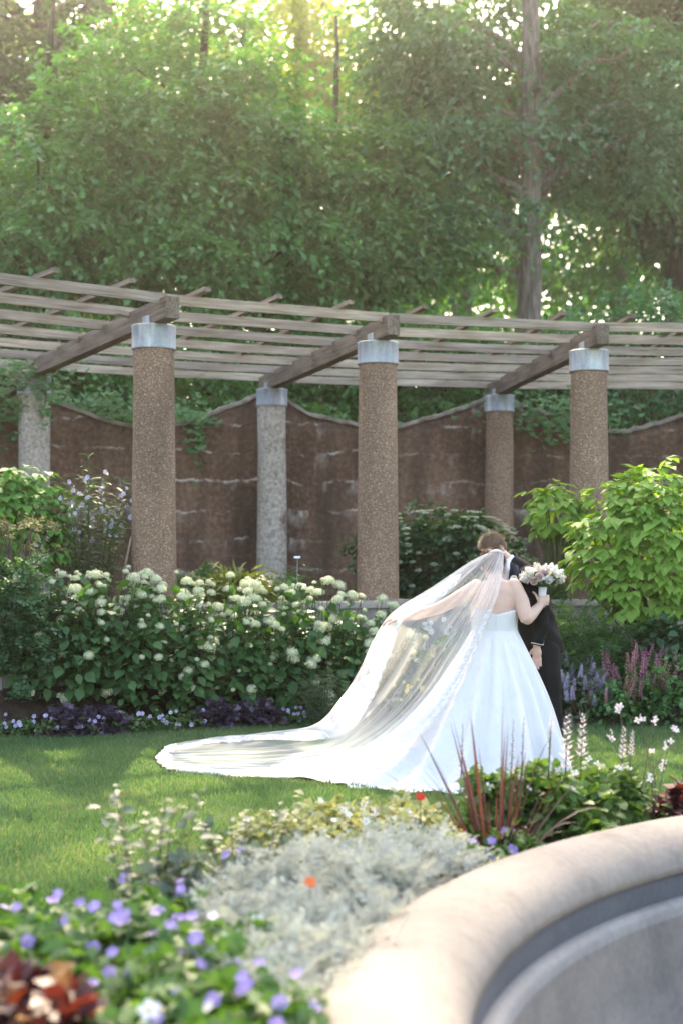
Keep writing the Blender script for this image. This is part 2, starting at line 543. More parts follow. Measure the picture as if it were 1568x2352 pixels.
def bark_mat(name, a, b):
    m, nt, out = mat_new(name)
    tc = nd(nt, 'ShaderNodeTexCoord'); mp = nd(nt, 'ShaderNodeMapping'); mp.inputs['Scale'].default_value = (1, 1, .16)
    nt.links.new(tc.outputs['Object'], mp.inputs['Vector'])
    n = nd(nt, 'ShaderNodeTexNoise'); n.inputs['Scale'].default_value = 16; n.inputs['Detail'].default_value = 7; n.inputs['Roughness'].default_value = .65
    nt.links.new(mp.outputs[0], n.inputs['Vector'])
    p = nd(nt, 'ShaderNodeBsdfPrincipled'); p.inputs['Roughness'].default_value = .9; p.inputs['Specular IOR Level'].default_value = .1
    nt.links.new(ramp(nt, n.outputs['Fac'], [(0.36, b), (0.62, a)]), p.inputs['Base Color'])
    bp = nd(nt, 'ShaderNodeBump'); bp.inputs['Strength'].default_value = 1.0; bp.inputs['Distance'].default_value = 0.05
    nt.links.new(n.outputs['Fac'], bp.inputs['Height']); nt.links.new(bp.outputs[0], p.inputs['Normal'])
    nt.links.new(p.outputs[0], out.inputs['Surface'])
    return m


M = {}
M['agg'] = aggregate_mat(); M['lichen'] = lichen_mat(); M['wall'] = wall_mat()
M['lath'] = wood_mat('weathered lath', (.50, .43, .36), (.35, .295, .24))
M['beam'] = wood_mat('weathered beam', (.27, .222, .182), (.17, .137, .112))
M['galv'] = galv_mat()
M['bark'] = bark_mat('bark', (.26, .218, .185), (.10, .08, .067))
M['bark_dark'] = bark_mat('dark bark', (.085, .062, .05), (.03, .022, .018))
M['soil'] = plain_mat('soil', (.075, .052, .038), (.03, .021, .016), .95, 9, .1, bump=1.0, bscale=60)
M['turf'] = plain_mat('turf', (.075, .125, .030), (.045, .080, .022), .95, 5, .1, bump=.8, bscale=130)
M['mortar'] = plain_mat('pale mortar', (.36, .32, .27), (.16, .12, .09), .95, 7, .1, bump=1.0, bscale=24)
M['stem'] = plain_mat('green stem', (.075, .12, .035), (.05, .07, .03), .7, 9)
M['twig'] = plain_mat('brown twig', (.14, .10, .07), (.07, .05, .035), .85, 14)
M['white_petal'] = leaf_mat('white petals', (.82, .80, .78), (.86, .83, .80), .3, .6, (1, 1, 1), .1)

# ================================================================ the ground
BED_IN = 11.56      # face of the low terrace wall


def bed_edge(deg):
    return float(np.interp(deg, [-60, -42, -27, -11, 10, 40], [11.3, 11.25, 10.85, 10.35, 10.3, 10.3]))


def side_w(deg):
    a = abs(deg + 15)
    return float(np.clip((125 - a) / 45, 0, 1))


def ground_z(x, y):
    dx, dy = x - PC.x, y - PC.y
    r = math.hypot(dx, dy); deg = math.degrees(math.atan2(dx, dy))
    e = bed_edge(deg); w = side_w(deg)
    if r < e: z = 0.0
    elif r < BED_IN: z = 0.02 + 0.30 * (r - e) / (BED_IN - e)
    elif r < BED_IN + 0.22: z = 0.32 + 0.66 * (r - BED_IN) / 0.22
    elif r < 16.85: z = 0.98
    elif r < 17.1: z = 0.98 + 2.0 * (r - 16.85) / .25
    elif r < 34: z = 2.98 + (r - 17.1) * 0.17
    else: z = 5.85 + (r - 34) * 0.03
    return z * w


rad = list(np.arange(0.1, 6, .16)) + list(np.arange(6, 10, .4)) + list(np.arange(10, 12.0, .1)) + list(np.arange(12, 16.8, .6)) + [16.86, 17.1] + list(np.arange(17.6, 34, .9)) + [36, 40, 48, 60, 80, 120]
NA = 300
degs = np.linspace(-180, 180, NA, endpoint=False)
V = []
for r_ in rad:
    for d_ in degs:
        p = pol(r_, d_)
        z = ground_z(p.x, p.y)
        if r_ > 17: z += 0.12 * math.sin(p.x * 1.1) * math.cos(p.y * .9)
        V.append((p.x, p.y, z))
V = np.array(V); F = grid_faces(len(rad), NA, True)
dist = np.hypot(V[:, 0] - FC.x, V[:, 1] - FC.y)
F = F[(dist[F] > 3.20).all(axis=1)]
cen = V[F].mean(axis=1)
rr = np.hypot(cen[:, 0] - PC.x, cen[:, 1] - PC.y); dd = np.degrees(np.arctan2(cen[:, 0] - PC.x, cen[:, 1] - PC.y))
ee = np.array([bed_edge(d) for d in dd])
mi = np.where((rr < ee) | (rr > 34), 0, 1)
me = mesh_np('ground', V, F, True, mi)
ground = link('ground', me, None, [M['turf'], M['soil']])
tag(ground, kind='structure')

# raised flower bed round the fountain
prof = [(3.46, .13), (3.7, .15), (4.3, .15), (4.75, .09), (4.92, .03), (4.97, -.03)]
V, F = lathe(prof, 160, c=tuple(FC))
g = np.random.default_rng(3)
V[:, 2] += g.normal(0, .012, len(V))
fb = link('flower_bed', mesh_np('flower_bed', V, F, True), None, M['soil'])
tag(fb, kind='structure')

# ================================================================ fountain basin
def concrete_mat(name, a, b, c, grime=(.10, .09, .085)):
    m, nt, out = mat_new(name)
    tc = nd(nt, 'ShaderNodeTexCoord')
    def noise(s, d, r=.6, st=(1, 1, 1)):
        mp = nd(nt, 'ShaderNodeMapping'); mp.inputs['Scale'].default_value = st; nt.links.new(tc.outputs['Object'], mp.inputs['Vector'])
        n = nd(nt, 'ShaderNodeTexNoise'); n.inputs['Scale'].default_value = s; n.inputs['Detail'].default_value = d; n.inputs['Roughness'].default_value = r
        nt.links.new(mp.outputs[0], n.inputs['Vector']); return n
    n1 = noise(1.7, 6); n2 = noise(34, 6, .7); n3 = noise(5, 8, .7, (1, 1, .35)); v = nd(nt, 'ShaderNodeTexVoronoi'); v.inputs['Scale'].default_value = 28
    nt.links.new(tc.outputs['Object'], v.inputs['Vector'])
    col = ramp(nt, n1.outputs['Fac'], [(0.32, b), (0.5, a), (0.68, c)])
    col = mixc(nt, .35, col, ramp(nt, n2.outputs['Fac'], [(0.3, tuple(x * .55 for x in a)), (0.6, tuple(x * 1.15 for x in a))]))
    col = mixc(nt, ramp(nt, n3.outputs['Fac'], [(0.52, (0, 0, 0)), (0.72, (.55, .55, .55))]), col, grime)
    col = mixc(nt, ramp(nt, v.outputs['Distance'], [(0.03, (.7, .7, .7)), (0.09, (0, 0, 0))]), col, tuple(x * .4 for x in a))
    p = nd(nt, 'ShaderNodeBsdfPrincipled'); p.inputs['Roughness'].default_value = .8; p.inputs['Specular IOR Level'].default_value = .25
    nt.links.new(col, p.inputs['Base Color'])
    bp = nd(nt, 'ShaderNodeBump'); bp.inputs['Strength'].default_value = .35; bp.inputs['Distance'].default_value = .01
    nt.links.new(n2.outputs['Fac'], bp.inputs['Height']); nt.links.new(bp.outputs[0], p.inputs['Normal'])
    nt.links.new(p.outputs[0], out.inputs['Surface'])
    return m


M['coping'] = concrete_mat('tan cast coping', (.225, .200, .172), (.165, .146, .124), (.275, .245, .212), (.105, .093, .082))
M['basin'] = concrete_mat('stained basin wall', (.20, .182, .162), (.14, .128, .116), (.25, .228, .20), (.085, .08, .077))
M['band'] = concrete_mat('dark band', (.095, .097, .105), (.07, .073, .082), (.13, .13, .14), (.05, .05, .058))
M['lip'] = concrete_mat('pale lip', (.24, .232, .22), (.17, .165, .16), (.29, .28, .265), (.11, .105, .105))
fountain = thing('fountain_basin', FC, 'large round dry fountain basin with a wide rounded tan concrete rim', 'fountain')
pf = [(3.44, .02), (3.45, .16)]
for k in range(17):            # rounded coping
    t = math.pi * (1.06 - 1.14 * k / 16)
    t = (-.10 + 1.12 * k / 16) * math.pi
    pf.append((3.322 + .222 * math.cos(t), .312 + .145 * max(math.sin(t), -.35)))
pf = pf[:2] + [(3.54, .20)] + [(a_, b_) for a_, b_ in pf[2:] if True]
pf += [(3.12, .305)]
for k in range(10):                  # cast lengths with fine open joints
    a0 = R(36 * k + 9) + .0006; a1 = R(36 * (k + 1) + 9) - .0006
    V, F = lathe(pf, 40, a0, a1, c=tuple(FC))
    link('rim_stone', mesh_np('rim_stone', V, F, True), fountain, M['coping'])
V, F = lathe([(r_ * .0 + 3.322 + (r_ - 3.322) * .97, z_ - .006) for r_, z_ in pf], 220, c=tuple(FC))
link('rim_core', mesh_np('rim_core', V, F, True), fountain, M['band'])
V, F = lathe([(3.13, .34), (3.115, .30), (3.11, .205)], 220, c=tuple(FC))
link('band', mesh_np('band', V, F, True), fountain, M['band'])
V, F = lathe([(3.115, .207), (3.080, .209), (3.062, .200), (3.054, .185), (3.05, .155)], 220, c=tuple(FC))
link('ledge', mesh_np('ledge', V, F, True), fountain, M['lip'])
V, F = lathe([(3.052, .157), (3.03, -.06), (3.00, -.22), (2.7, -.30), (1.2, -.32), (.05, -.33)], 220, c=tuple(FC))
link('inner_wall', mesh_np('inner_wall', V, F, True), fountain, M['basin'])

# ================================================================ walls
def wall_top(deg):
    """scalloped top: a cusp at every rear column"""
    k = (deg + 19.5) / 11.55
    f = abs((k - round(k)) * 2)            # 0 at a column, 1 between columns
    pk = float(np.interp(deg, [-45, -31, -19.5, -8, 4], [3.55, 3.63, 3.74, 3.80, 3.82])); lo = float(np.interp(deg, [-45, -25, -14, -2], [3.2, 3.28, 3.36, 3.36]))
    s = max(0.0, 1 - max(0, f - .10) / .82)
    return lo + (pk - lo) * s ** 1.55


garden_wall = thing('garden_wall', pol(16.9, -18, .98), 'old brown concrete garden wall with scalloped top and white lime streaks', 'wall')
wd = np.arange(-66, 32, .22)
g = np.random.default_rng(11)
wob = np.convolve(g.normal(0, .02, len(wd) + 8), np.ones(9) / 3, 'valid')
V, UV = [], []
rows = 9
for d_, w_ in zip(wd, wob):
    top = wall_top(d_) + w_
    for k in range(rows):
        z = .90 + (top - .90) * k / (rows - 1)
        p = pol(16.78, d_, z); V.append(tuple(p)); UV.append((R(d_) * 16.78, z))
    p = pol(17.12, d_, top - .01); V.append(tuple(p)); UV.append((R(d_) * 16.78, top + .3))
    p = pol(17.12, d_, 2.0); V.append(tuple(p)); UV.append((R(d_) * 16.78, top + 1.5))
V = np.array(V); F = grid_faces(len(wd), rows + 2)[:, ::-1]
me = mesh_np('wall_face', V, F, True)
uvl = me.uv_layers.new(name='UVMap')
UV = np.array(UV, dtype=np.float32)
idx = np.empty(len(me.loops), dtype=np.int32); me.loops.foreach_get('vertex_index', idx)
uvl.data.foreach_set('uv', UV[idx].ravel())
link('wall_face', me, garden_wall, M['wall'])
V = []
for d_, w_ in zip(wd, wob):          # crumbling mortar capping
    top = wall_top(d_) + w_
    h = .022 + abs(g.normal(0, .006))
    for rr_, zz in ((16.755, -.035), (16.75, h * .6), (16.80, h), (17.05, h), (17.10, h * .4), (17.135, -.05)):
        V.append(tuple(pol(rr_ + g.normal(0, .006), d_, top + zz)))
link('capping', mesh_np('capping', np.array(V), grid_faces(len(wd), 6)[:, ::-1], True), garden_wall, M['mortar'])

# low terrace wall of squared stones, seen only in gaps between the plants
terrace = thing('terrace_wall', pol(BED_IN, -22, 0), 'low stone retaining wall behind the hydrangeas carrying the front columns', 'wall')
M['stone'] = concrete_mat('grey stone', (.30, .255, .215), (.2, .165, .14), (.36, .31, .265))
stone_me = []
for k in range(4):
    bm = bmesh.new(); box_bm(bm, (.44, .26, .245), Matrix.Identity(4))
    bmesh.ops.bevel(bm, geom=bm.edges[:], offset=.014, segments=1)
    gg = random.Random(k)
    for v in bm.verts: v.co += Vector((gg.uniform(-.006, .006),) * 3)
    me = mesh_bm('stone', bm); me.materials.append(M['stone']); stone_me.append(me)
k = 0
for row in range(4):
    for d_ in np.arange(-52, 12, 2.22):
        dd_ = d_ + (1.11 if row % 2 else 0)
        o = bpy.data.objects.new('stone', stone_me[k % 4]); k += 1
        COL.objects.link(o); o.parent = terrace
        p = pol(BED_IN + .13, dd_, .13 + row * .252) - terrace.location
        o.location = p; o.rotation_euler = (0, 0, -R(dd_))
# the coping slab of the low wall
V, F = [], []
for d_ in np.arange(-54, 14, 1.0):
    for rr_, zz in ((BED_IN - .03, 1.012), (BED_IN - .03, 1.075), (BED_IN + .30, 1.08), (BED_IN + .30, 1.012)):
        V.append(tuple(pol(rr_, d_, zz)))
link('coping_slab', mesh_np('coping_slab', np.array(V), grid_faces(68, 4)[:, ::-1]), terrace, M['stone'])

# ================================================================ pergola
RF, RB = 11.93, 16.47
FA = [-44.2, -32.5, -20.6, -9.0, 2.7]
BA = [-42.6, -30.9, -19.6, -8.2, 3.4]
CAPZ = 3.795
pergola = thing('pergola', pol(14.2, -20, .98), 'curved timber pergola on round pebbly concrete columns with galvanised collars', 'pergola')


def column(deg, rad_, mat, seed, z0=.95, wavy=0.0, r0=.225, r1=.198):
    g = np.random.default_rng(seed)
    c = pol(rad_, deg, 0)
    zs = np.linspace(z0, CAPZ - .03, 26); n = 40
    ang = np.linspace(0, 2 * np.pi, n, endpoint=False)
    V = []
    ph = g.uniform(0, 6, 6)
    for z in zs:
        t = (z - z0) / (CAPZ - z0)
        r_ = r0 + (r1 - r0) * min(1, t * 1.15)
        q = r_ + wavy * (np.sin(ang * 2 + z * 2.1 + ph[0]) * .5 + np.sin(ang * 3 - z * 3.3 + ph[1]) * .4 + np.sin(ang * 5 + z * 5.1 + ph[2]) * .25)
        V.append(np.stack([q * np.cos(ang), q * np.sin(ang), np.full(n, z)], 1))
    V = np.concatenate(V) + np.array([c.x, c.y, 0])
    col = link('column', mesh_np('column', V, grid_faces(26, n, True), True), pergola, mat)
    rc = r1 + .016
    V, F = lathe([(rc - .02, CAPZ - .235), (rc, CAPZ - .235), (rc + .004, CAPZ - .225), (rc, CAPZ - .215), (rc + .001, CAPZ - .02), (rc + .006, CAPZ - .008), (rc, CAPZ), (rc - .03, CAPZ), (.02, CAPZ - .004)], 48, c=(c.x, c.y, 0))
    cap = link('collar', mesh_np('collar', V, F, True), col, M['galv'])
    # seam strap and the saddle bracket that grips the beam
    bm = bmesh.new()
    a_ = -R(deg)
    T = Matrix.Translation((c.x, c.y, 0)) @ Matrix.Rotation(a_, 4, 'Z')
    for s in (-1, 1):
        box_bm(bm, (.008, .16, .10), T @ Matrix.Translation((s * .082, 0, CAPZ + .045)))
    box_bm(bm, (.18, .2, .01), T @ Matrix.Translation((0, 0, CAPZ + .006)))
    link('bracket', mesh_bm('bracket', bm), col, M['galv'])
    return col


for i, d_ in enumerate(FA):
    column(d_, RF, M['agg'], 20 + i, wavy=.002)
    if i == 2:
        bm = bmesh.new(); box_bm(bm, (.56, .5, .12), Matrix.Translation(pol(RF, d_, 1.03)) @ Matrix.Rotation(-R(d_), 4, 'Z'))
        bmesh.ops.bevel(bm, geom=bm.edges[:], offset=.02, segments=2)
        link('plinth', mesh_bm('plinth', bm), pergola, M['stone'])
for i, d_ in enumerate(BA):
    c_ = column(d_, RB, M['agg'] if i == 3 else M['lichen'], 40 + i, wavy=.010, r0=.205, r1=.195)
    if i == 3: c_['label'] = 'brown streaked rear column without plaster'


def plank(name, a, b, w, h, mat, parent, seed, ends=0.0, up=Vector((0, 0, 1)), sag=0.0):
    """a timber from a to b (centre line), own X axis along its length, softly worn edges"""
    d = b - a; L = d.length; x = d.normalized(); y = up.cross(x).normalized(); z = x.cross(y)
    bm = bmesh.new()
    box_bm(bm, (L, w, h), Matrix.Identity(4))
    bmesh.ops.subdivide_edges(bm, edges=[e for e in bm.edges if abs((e.verts[0].co - e.verts[1].co).x) > L * .5], cuts=5)
    gg = random.Random(seed)
    for v in bm.verts:
        t = v.co.x / L
        v.co.z += -sag * (1 - 4 * t * t) + .004 * math.sin(7 * t + seed)
        v.co.y += .004 * math.sin(5 * t + seed * 2.1)
        if abs(t) > .49: v.co += Vector((gg.uniform(-ends, ends), gg.uniform(-.003, .003), gg.uniform(-.003, .003)))
    bmesh.ops.bevel(bm, geom=[e for e in bm.edges if e.is_boundary is False and e.calc_face_angle(0) > .8], offset=min(w, h) * .07, segments=1)
    me = mesh_bm(name, bm)
    me.materials.append(mat)
    o = bpy.data.objects.new(name, me); COL.objects.link(o)
    o.parent = parent
    Mx = Matrix((x, y, z)).transposed().to_4x4()
    Mx.translation = (a + b) / 2 - parent.location
    o.matrix_basis = Mx
    return o


for i in range(5):               # radial main beams
    a, b = pol(RF, FA[i], CAPZ + .105), pol(RB, BA[i], CAPZ + .105)
    d = (b - a).normalized()
    plank('beam', a - d * .52, b + d * .45, .135, .205, M['beam'], pergola, i + 3, .012)
SR = [11.60 + .895 * k for k in range(7)]
for k, r_ in enumerate(SR):      # long laths on edge, one length per bay
    f = (r_ - RF) / (RB - RF)
    for i in range(4):
        d0 = FA[i] + (BA[i] - FA[i]) * f; d1 = FA[i + 1] + (BA[i + 1] - FA[i + 1]) * f
        a, b = pol(r_, d0, CAPZ + .213), pol(r_, d1, CAPZ + .213)
        e = (b - a).normalized()
        plank('lath', a + e * .006, b - e * .006, .042, .099, M['lath'], pergola, 50 + k * 7 + i, .004, sag=.006)
k = 0
for i in range(4):               # light radial strips laid over the laths
    for j in range(3):
        d_ = FA[i] + 1.35 + j * 3.88
        a, b = pol(SR[0] - .30, d_, CAPZ + .292), pol(SR[-1] + .22, d_ + 1.1, CAPZ + .292)
        plank('batten', a, b, .060, .042, M['beam'], pergola, 130 + k, .01); k += 1

# ================================================================ trees
def crown_clusters(g, ells, n):
    """cluster centres on and inside the given ellipsoids [(c, (rx,ry,rz), weight)]"""
    w = np.array([e[2] for e in ells], float); w /= w.sum()
    out = []
    for (c, r_, _), m_ in zip(ells, g.multinomial(n, w)):
        d = unit(g.normal(size=(m_, 3)))
        rad_ = g.uniform(.35, 1.0, m_) ** .55
        ph = g.uniform(0, 6, 3)
        lump = 1 + .22 * np.sin(d[:, 0] * 5 + ph[0]) + .22 * np.cos(d[:, 2] * 6 + ph[1]) * np.sin(d[:, 1] * 4 + ph[2])
        out.append(np.array(c) + d * (rad_ * lump)[:, None] * np.array(r_) + g.normal(size=(m_, 3)) * np.array(r_) * .12)
    return np.concatenate(out)


def foliage(g, centres, per, size, spread, kind='diamond', flat=.45, down=-.35, tilt=.6, axis=None, tw=11):
    """leafy sprays: every centre carries several twigs, leaves in two rows along each"""
    nt = max(2, per // tw)
    n = len(centres) * nt
    cc = np.repeat(centres, nt, axis=0)
    dirs = g.normal(size=(n, 3)) * np.array([1, 1, flat])
    if axis is not None: dirs += unit(cc - axis) * .7
    dirs = unit(dirs)
    L = spread * g.uniform(.9, 2.7, n)
    start = cc + g.normal(size=(n, 3)) * spread * .32 * np.array([1, 1, flat])
    u = (np.arange(tw) + .6) / tw
    pos = start[:, None, :] + dirs[:, None, :] * (L[:, None] * u)[..., None]
    pos[..., 2] -= (L[:, None] * u ** 2) * .30                     # twigs arch over
    side = unit(np.cross(dirs, g.normal(size=(n, 3)) * .35 + np.array([0, 0, 1])))
    sgn = np.where(np.arange(tw) % 2 == 0, 1.0, -1.0)
    D = dirs[:, None, :] * .75 + side[:, None, :] * sgn[None, :, None] * .8 + g.normal(size=(n, tw, 3)) * .28
    D[..., 2] += down
    pos = pos.reshape(-1, 3) + g.normal(size=(n * tw, 3)) * size * .22
    m_ = len(pos)
    N = up_normals(m_, g, tilt * .7)
    return leaves_arrays(pos, unit(D.reshape(-1, 3)), N, size * g.uniform(.65, 1.25, m_), kind)


def tree(name, base, h, r0, ells, n_cl, per, size, spread, leafm, barkm, label, seed, lean=(0, 0), group=None, flat=.45, kind='diamond', branches=26, trunk_top=.86):
    g = np.random.default_rng(seed)
    t = thing(name, base, label, 'tree', group)
    b = np.array(base)
    ts = np.linspace(0, 1, 14)
    pts = [b + np.array([lean[0] * u + .12 * math.sin(u * 5 + seed) * u, lean[1] * u + .1 * math.cos(u * 4 + seed) * u, -.3 + (h * trunk_top + .3) * u]) for u in ts]
    rad_ = r0 * (1 - .80 * ts ** 1.1) * np.where(ts < .05, 1.3, 1)
    parts = [tube_arrays(pts, rad_, 14)]
    cl = crown_clusters(g, ells, n_cl)
    P_ = np.array(pts)
    pick = g.choice(len(cl), min(branches, len(cl)), replace=False)
    limbs = []
    for k_ in pick:                       # limbs rising from the trunk out to the sprays
        e = cl[k_]
        zt = max(b[2] + h * .15, e[2] - .45 * np.hypot(e[0] - b[0], e[1] - b[1]) - .3)
        u = np.clip((zt - P_[0, 2]) / (P_[-1, 2] - P_[0, 2]), .08, .97)
        s = np.array([np.interp(u, ts, P_[:, a]) for a in range(3)])
        rr_ = np.interp(u, ts, rad_) * .42
        q = [s + (e - s) * w_ + np.array([0, 0, .28 * np.linalg.norm(e - s) * w_ * (1 - w_)]) + g.normal(0, .06, 3) * (w_ > 0) for w_ in np.linspace(0, 1, 7)]
        limbs.append(tube_arrays(q, np.linspace(rr_, .012, 7), 6))
    V, F = join_arrays(parts + limbs)
    link('trunk', mesh_np('trunk', V, F, True), t, barkm)
    V, F = foliage(g, cl, per, size, spread, kind, flat, axis=np.array([b[0], b[1], b[2] + h * .5]))
    link('crown', mesh_np('crown', V, F), t, leafm)
    return t


def gz(x, y): return ground_z(x, y)


M['leaf_mid'] = leaf_mat('mid green leaves', (.048, .165, .055), (.095, .250, .085), .30, .5, (1.6, 1.8, .45))
M['leaf_cool'] = leaf_mat('blue green leaves', (.046, .140, .072), (.085, .205, .105), .28, .5, (1.6, 1.8, .5))
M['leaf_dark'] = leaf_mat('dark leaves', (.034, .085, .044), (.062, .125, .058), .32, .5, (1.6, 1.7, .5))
M['leaf_sun'] = leaf_mat('sun glow yellow green leaves', (.14, .19, .045), (.20, .25, .06), .70, .5, (2.4, 2.3, .7))  # backlit sun glow put into the leaf colour and transmission
M['leaf_shrub'] = leaf_mat('shrub leaves', (.065, .165, .060), (.11, .235, .085), .34, .5, (1.4, 1.6, .45))


def tz(px, Y, py=None):
    x = (px - 784) * Y / FPX
    return x, Y, gz(x, Y)


def E(px, py, Y, rx, ry, rz, w=None):
    p = P(px, py, Y)
    return (tuple(p), (rx, ry, rz), w if w else rx * rz)


# the tall straight tree behind the right half of the pergola
tree('oak_tree', tz(1212, 27.0), 17.5, .255,
     [E(1040, 130, 27.6, 1.7, 1.4, 1.4, 3.0), E(990, 330, 27.2, 1.9, 1.4, .9, 2.2), E(1385, 330, 27.6, 1.8, 1.2, .9, 2.0), E(1195, 255, 26.2, .9, .6, .40, .30), E(1195, 525, 26.1, .6, .5, .25, .10), E(1010, 520, 27.0, 1.6, 1.4, .7, 1.2), E(1390, 150, 27.6, 1.8, 1.4, 1.1, 2.2),
      E(1200, 100, 29.4, 2.4, 1.2, 1.6, 2.0), ((2.6, 27.8, 15.2), (3.0, 2.4, 2.0), .45)],  # last crown mass, above view, placed to block sun over the couple
     290, 132, .170, .50, M['leaf_cool'], M['bark'], 'tall oak with a straight bare lower trunk rising behind the pergola', 101, (0.05, 0), flat=.30, branches=40, trunk_top=.95)
# broad bushy trees filling the left of the slope
tree('maple_tree', tz(120, 24.0), 8.2, .16,
     [E(90, 480, 23.6, 2.2, 1.6, 1.5), E(230, 380, 24.2, 1.6, 1.5, 1.1), E(-80, 560, 23.5, 1.6, 1.5, 1.2), E(260, 580, 23.4, 1.7, 1.3, .8)],
     210, 132, .165, .44, M['leaf_mid'], M['bark_dark'], 'bushy bright green maple at the far left of the slope', 102, flat=.5, branches=20)
tree('maple_tree', tz(470, 25.5), 10.6, .17,
     [E(430, 180, 25.6, 1.35, 1.5, 1.2), E(400, 330, 25.2, 2.1, 1.7, 1.2), E(560, 400, 25.0, 1.9, 1.6, 1.2), E(470, 560, 24.4, 2.2, 1.5, .9)],
     250, 132, .165, .46, M['leaf_mid'], M['bark_dark'], 'tallest green maple left of the sunlit gap in the trees', 103, flat=.5, branches=26)
tree('maple_tree', tz(760, 26.5), 8.8, .15,
     [E(760, 430, 26.2, 1.9, 1.6, 1.2), E(690, 560, 25.6, 1.9, 1.4, .9), E(880, 570, 26.0, 1.7, 1.4, .9)],
     200, 132, .165, .44, M['leaf_shrub'], M['bark_dark'], 'low green maple under the sunlit gap in the trees', 104, flat=.5, branches=18)
# dark tree at the top left, its limbs against the sky
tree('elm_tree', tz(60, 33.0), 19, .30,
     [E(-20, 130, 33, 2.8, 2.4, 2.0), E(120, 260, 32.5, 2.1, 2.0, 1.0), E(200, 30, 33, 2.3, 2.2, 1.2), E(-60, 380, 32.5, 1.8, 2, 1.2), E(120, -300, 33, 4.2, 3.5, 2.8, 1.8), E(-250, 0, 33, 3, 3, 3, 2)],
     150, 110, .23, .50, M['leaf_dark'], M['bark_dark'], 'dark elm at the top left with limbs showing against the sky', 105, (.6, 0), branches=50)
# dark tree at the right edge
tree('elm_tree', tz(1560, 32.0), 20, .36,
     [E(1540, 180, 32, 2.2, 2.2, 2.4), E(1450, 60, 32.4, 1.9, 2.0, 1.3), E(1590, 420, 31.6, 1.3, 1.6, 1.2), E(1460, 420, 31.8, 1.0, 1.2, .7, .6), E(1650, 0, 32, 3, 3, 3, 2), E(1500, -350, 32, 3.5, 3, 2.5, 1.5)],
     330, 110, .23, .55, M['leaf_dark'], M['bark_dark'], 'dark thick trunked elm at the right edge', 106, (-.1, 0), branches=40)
# sunlit trees beyond
tree('linden_tree', tz(690, 42.0), 27, .36,
     [E(690, 100, 42, 3.4, 1.7, 2.8, 9.5), E(810, 260, 41.5, 2.2, 1.4, 1.7, 3.5), E(600, 280, 41.5, 2.2, 1.4, 1.6, 3.2), ((-1.5, 42, 24.0), (5.8, 3.2, 2.6), .4), ((-.5, 42, 32.4), (7.0, 3.2, 4.0), 6.5)],  # topmost crown masses, out of view, added to shade lawn and foreground
     350, 84, .26, .66, M['leaf_sun'], M['bark'], 'sunlit yellow green linden glowing at the top centre', 107, flat=.6, branches=40)
tree('linden_tree', tz(330, 44.0), 22, .32,
     [E(330, 200, 44, 2.8, 2.8, 2.6), E(200, 420, 44, 2.6, 2.5, 1.7), E(430, 420, 43.5, 2.4, 2.5, 1.7), E(330, -250, 44, 3.6, 3.4, 3.4, 3)],
     330, 84, .26, .66, M['leaf_sun'], M['bark'], 'far linden showing yellow green behind the tall maple', 108, flat=.6, branches=30)
tree('linden_tree', tz(1420, 44.0), 21, .32,
     [E(1400, 560, 44, 2.6, 2.5, 1.8), E(1480, 420, 44, 2.4, 2.5, 2.0), E(1350, 220, 44, 2.6, 2.6, 2.2), E(1500, 120, 44.5, 2.4, 2.4, 2.0), E(1400, -250, 44, 3.6, 3.4, 3.2, 3)],
     340, 84, .26, .66, M['leaf_mid'], M['bark'], 'far linden showing green behind the right edge elm', 109, flat=.6, branches=30)
tree('linden_tree', tz(1060, 45.0), 29, .36,
     [E(1060, 520, 45, 2.8, 2.5, 1.8), E(1080, 260, 45, 2.8, 2.6, 2.4), E(950, 380, 44.6, 2.4, 2.4, 1.9), ((4.5, 45, 25.5), (4.5, 3.2, 2.6), .8), ((4.5, 45, 33.5), (5.5, 3.2, 3.2), 3.2)],  # highest masses added above view, also keeping sun off the ground
     330, 60, .34, .70, M['leaf_mid'], M['bark'], 'far linden behind the crown of the straight trunked oak', 110, flat=.6, branches=30)
tree('linden_tree', tz(-10, 45.0), 20, .3,
     [E(-20, 480, 45, 2.8, 2.5, 2.2), E(60, 620, 44, 2.6, 2.5, 1.4), E(-40, 180, 45, 3.0, 2.8, 2.4)],
     260, 56, .34, .70, M['leaf_sun'], M['bark'], 'far yellow green linden behind the far left maple', 111, flat=.6, branches=20)


def shrub(name, base, rx, ry, rz, leafm, kind, size, n_cl, per, spread, label, cat, seed, group=None, flat=.6, down=-.3, stems=10, tilt=.6, stemm=None, lift=.55):
    """leafy mound on several stems"""
    g = np.random.default_rng(seed)
    t = thing(name, base, label, cat, group)
    b = np.array(base)
    d = unit(g.normal(size=(n_cl, 3))); d[:, 2] = np.abs(d[:, 2]) * 1.0 - .25 * g.uniform(0, 1, n_cl)
    cl = b + np.array([0, 0, rz * lift]) + d * (g.uniform(.45, 1, n_cl) ** .6)[:, None] * np.array([rx, ry, rz * (1 - lift)])
    low = g.uniform(0, 1, n_cl) < .45
    cl[low, 2] = b[2] + g.uniform(.06, lift, low.sum()) * rz
    V, F = foliage(g, cl, per, size, spread, kind, flat, down, tilt, axis=b + np.array([0, 0, rz * .3]))
    V[:, 2] = np.maximum(V[:, 2], b[2] - .02)
    link('foliage', mesh_np('foliage', V, F), t, leafm)
    st = []
    for k_ in g.choice(n_cl, min(stems, n_cl), replace=False):
        e = cl[k_]; s = b + np.array([g.normal(0, rx * .12), g.normal(0, ry * .12), -.03])
        q = [s + (e - s) * w_ + np.array([0, 0, .15 * rz * math.sin(w_ * 3.14)]) for w_ in np.linspace(0, 1, 5)]
        st.append(tube_arrays(q, np.linspace(.012 + .006 * rz, .003, 5), 5))
    V, F = join_arrays(st)
    link('stems', mesh_np('stems', V, F, True), t, stemm or M['twig'])['kind'] = 'stuff'
    return t


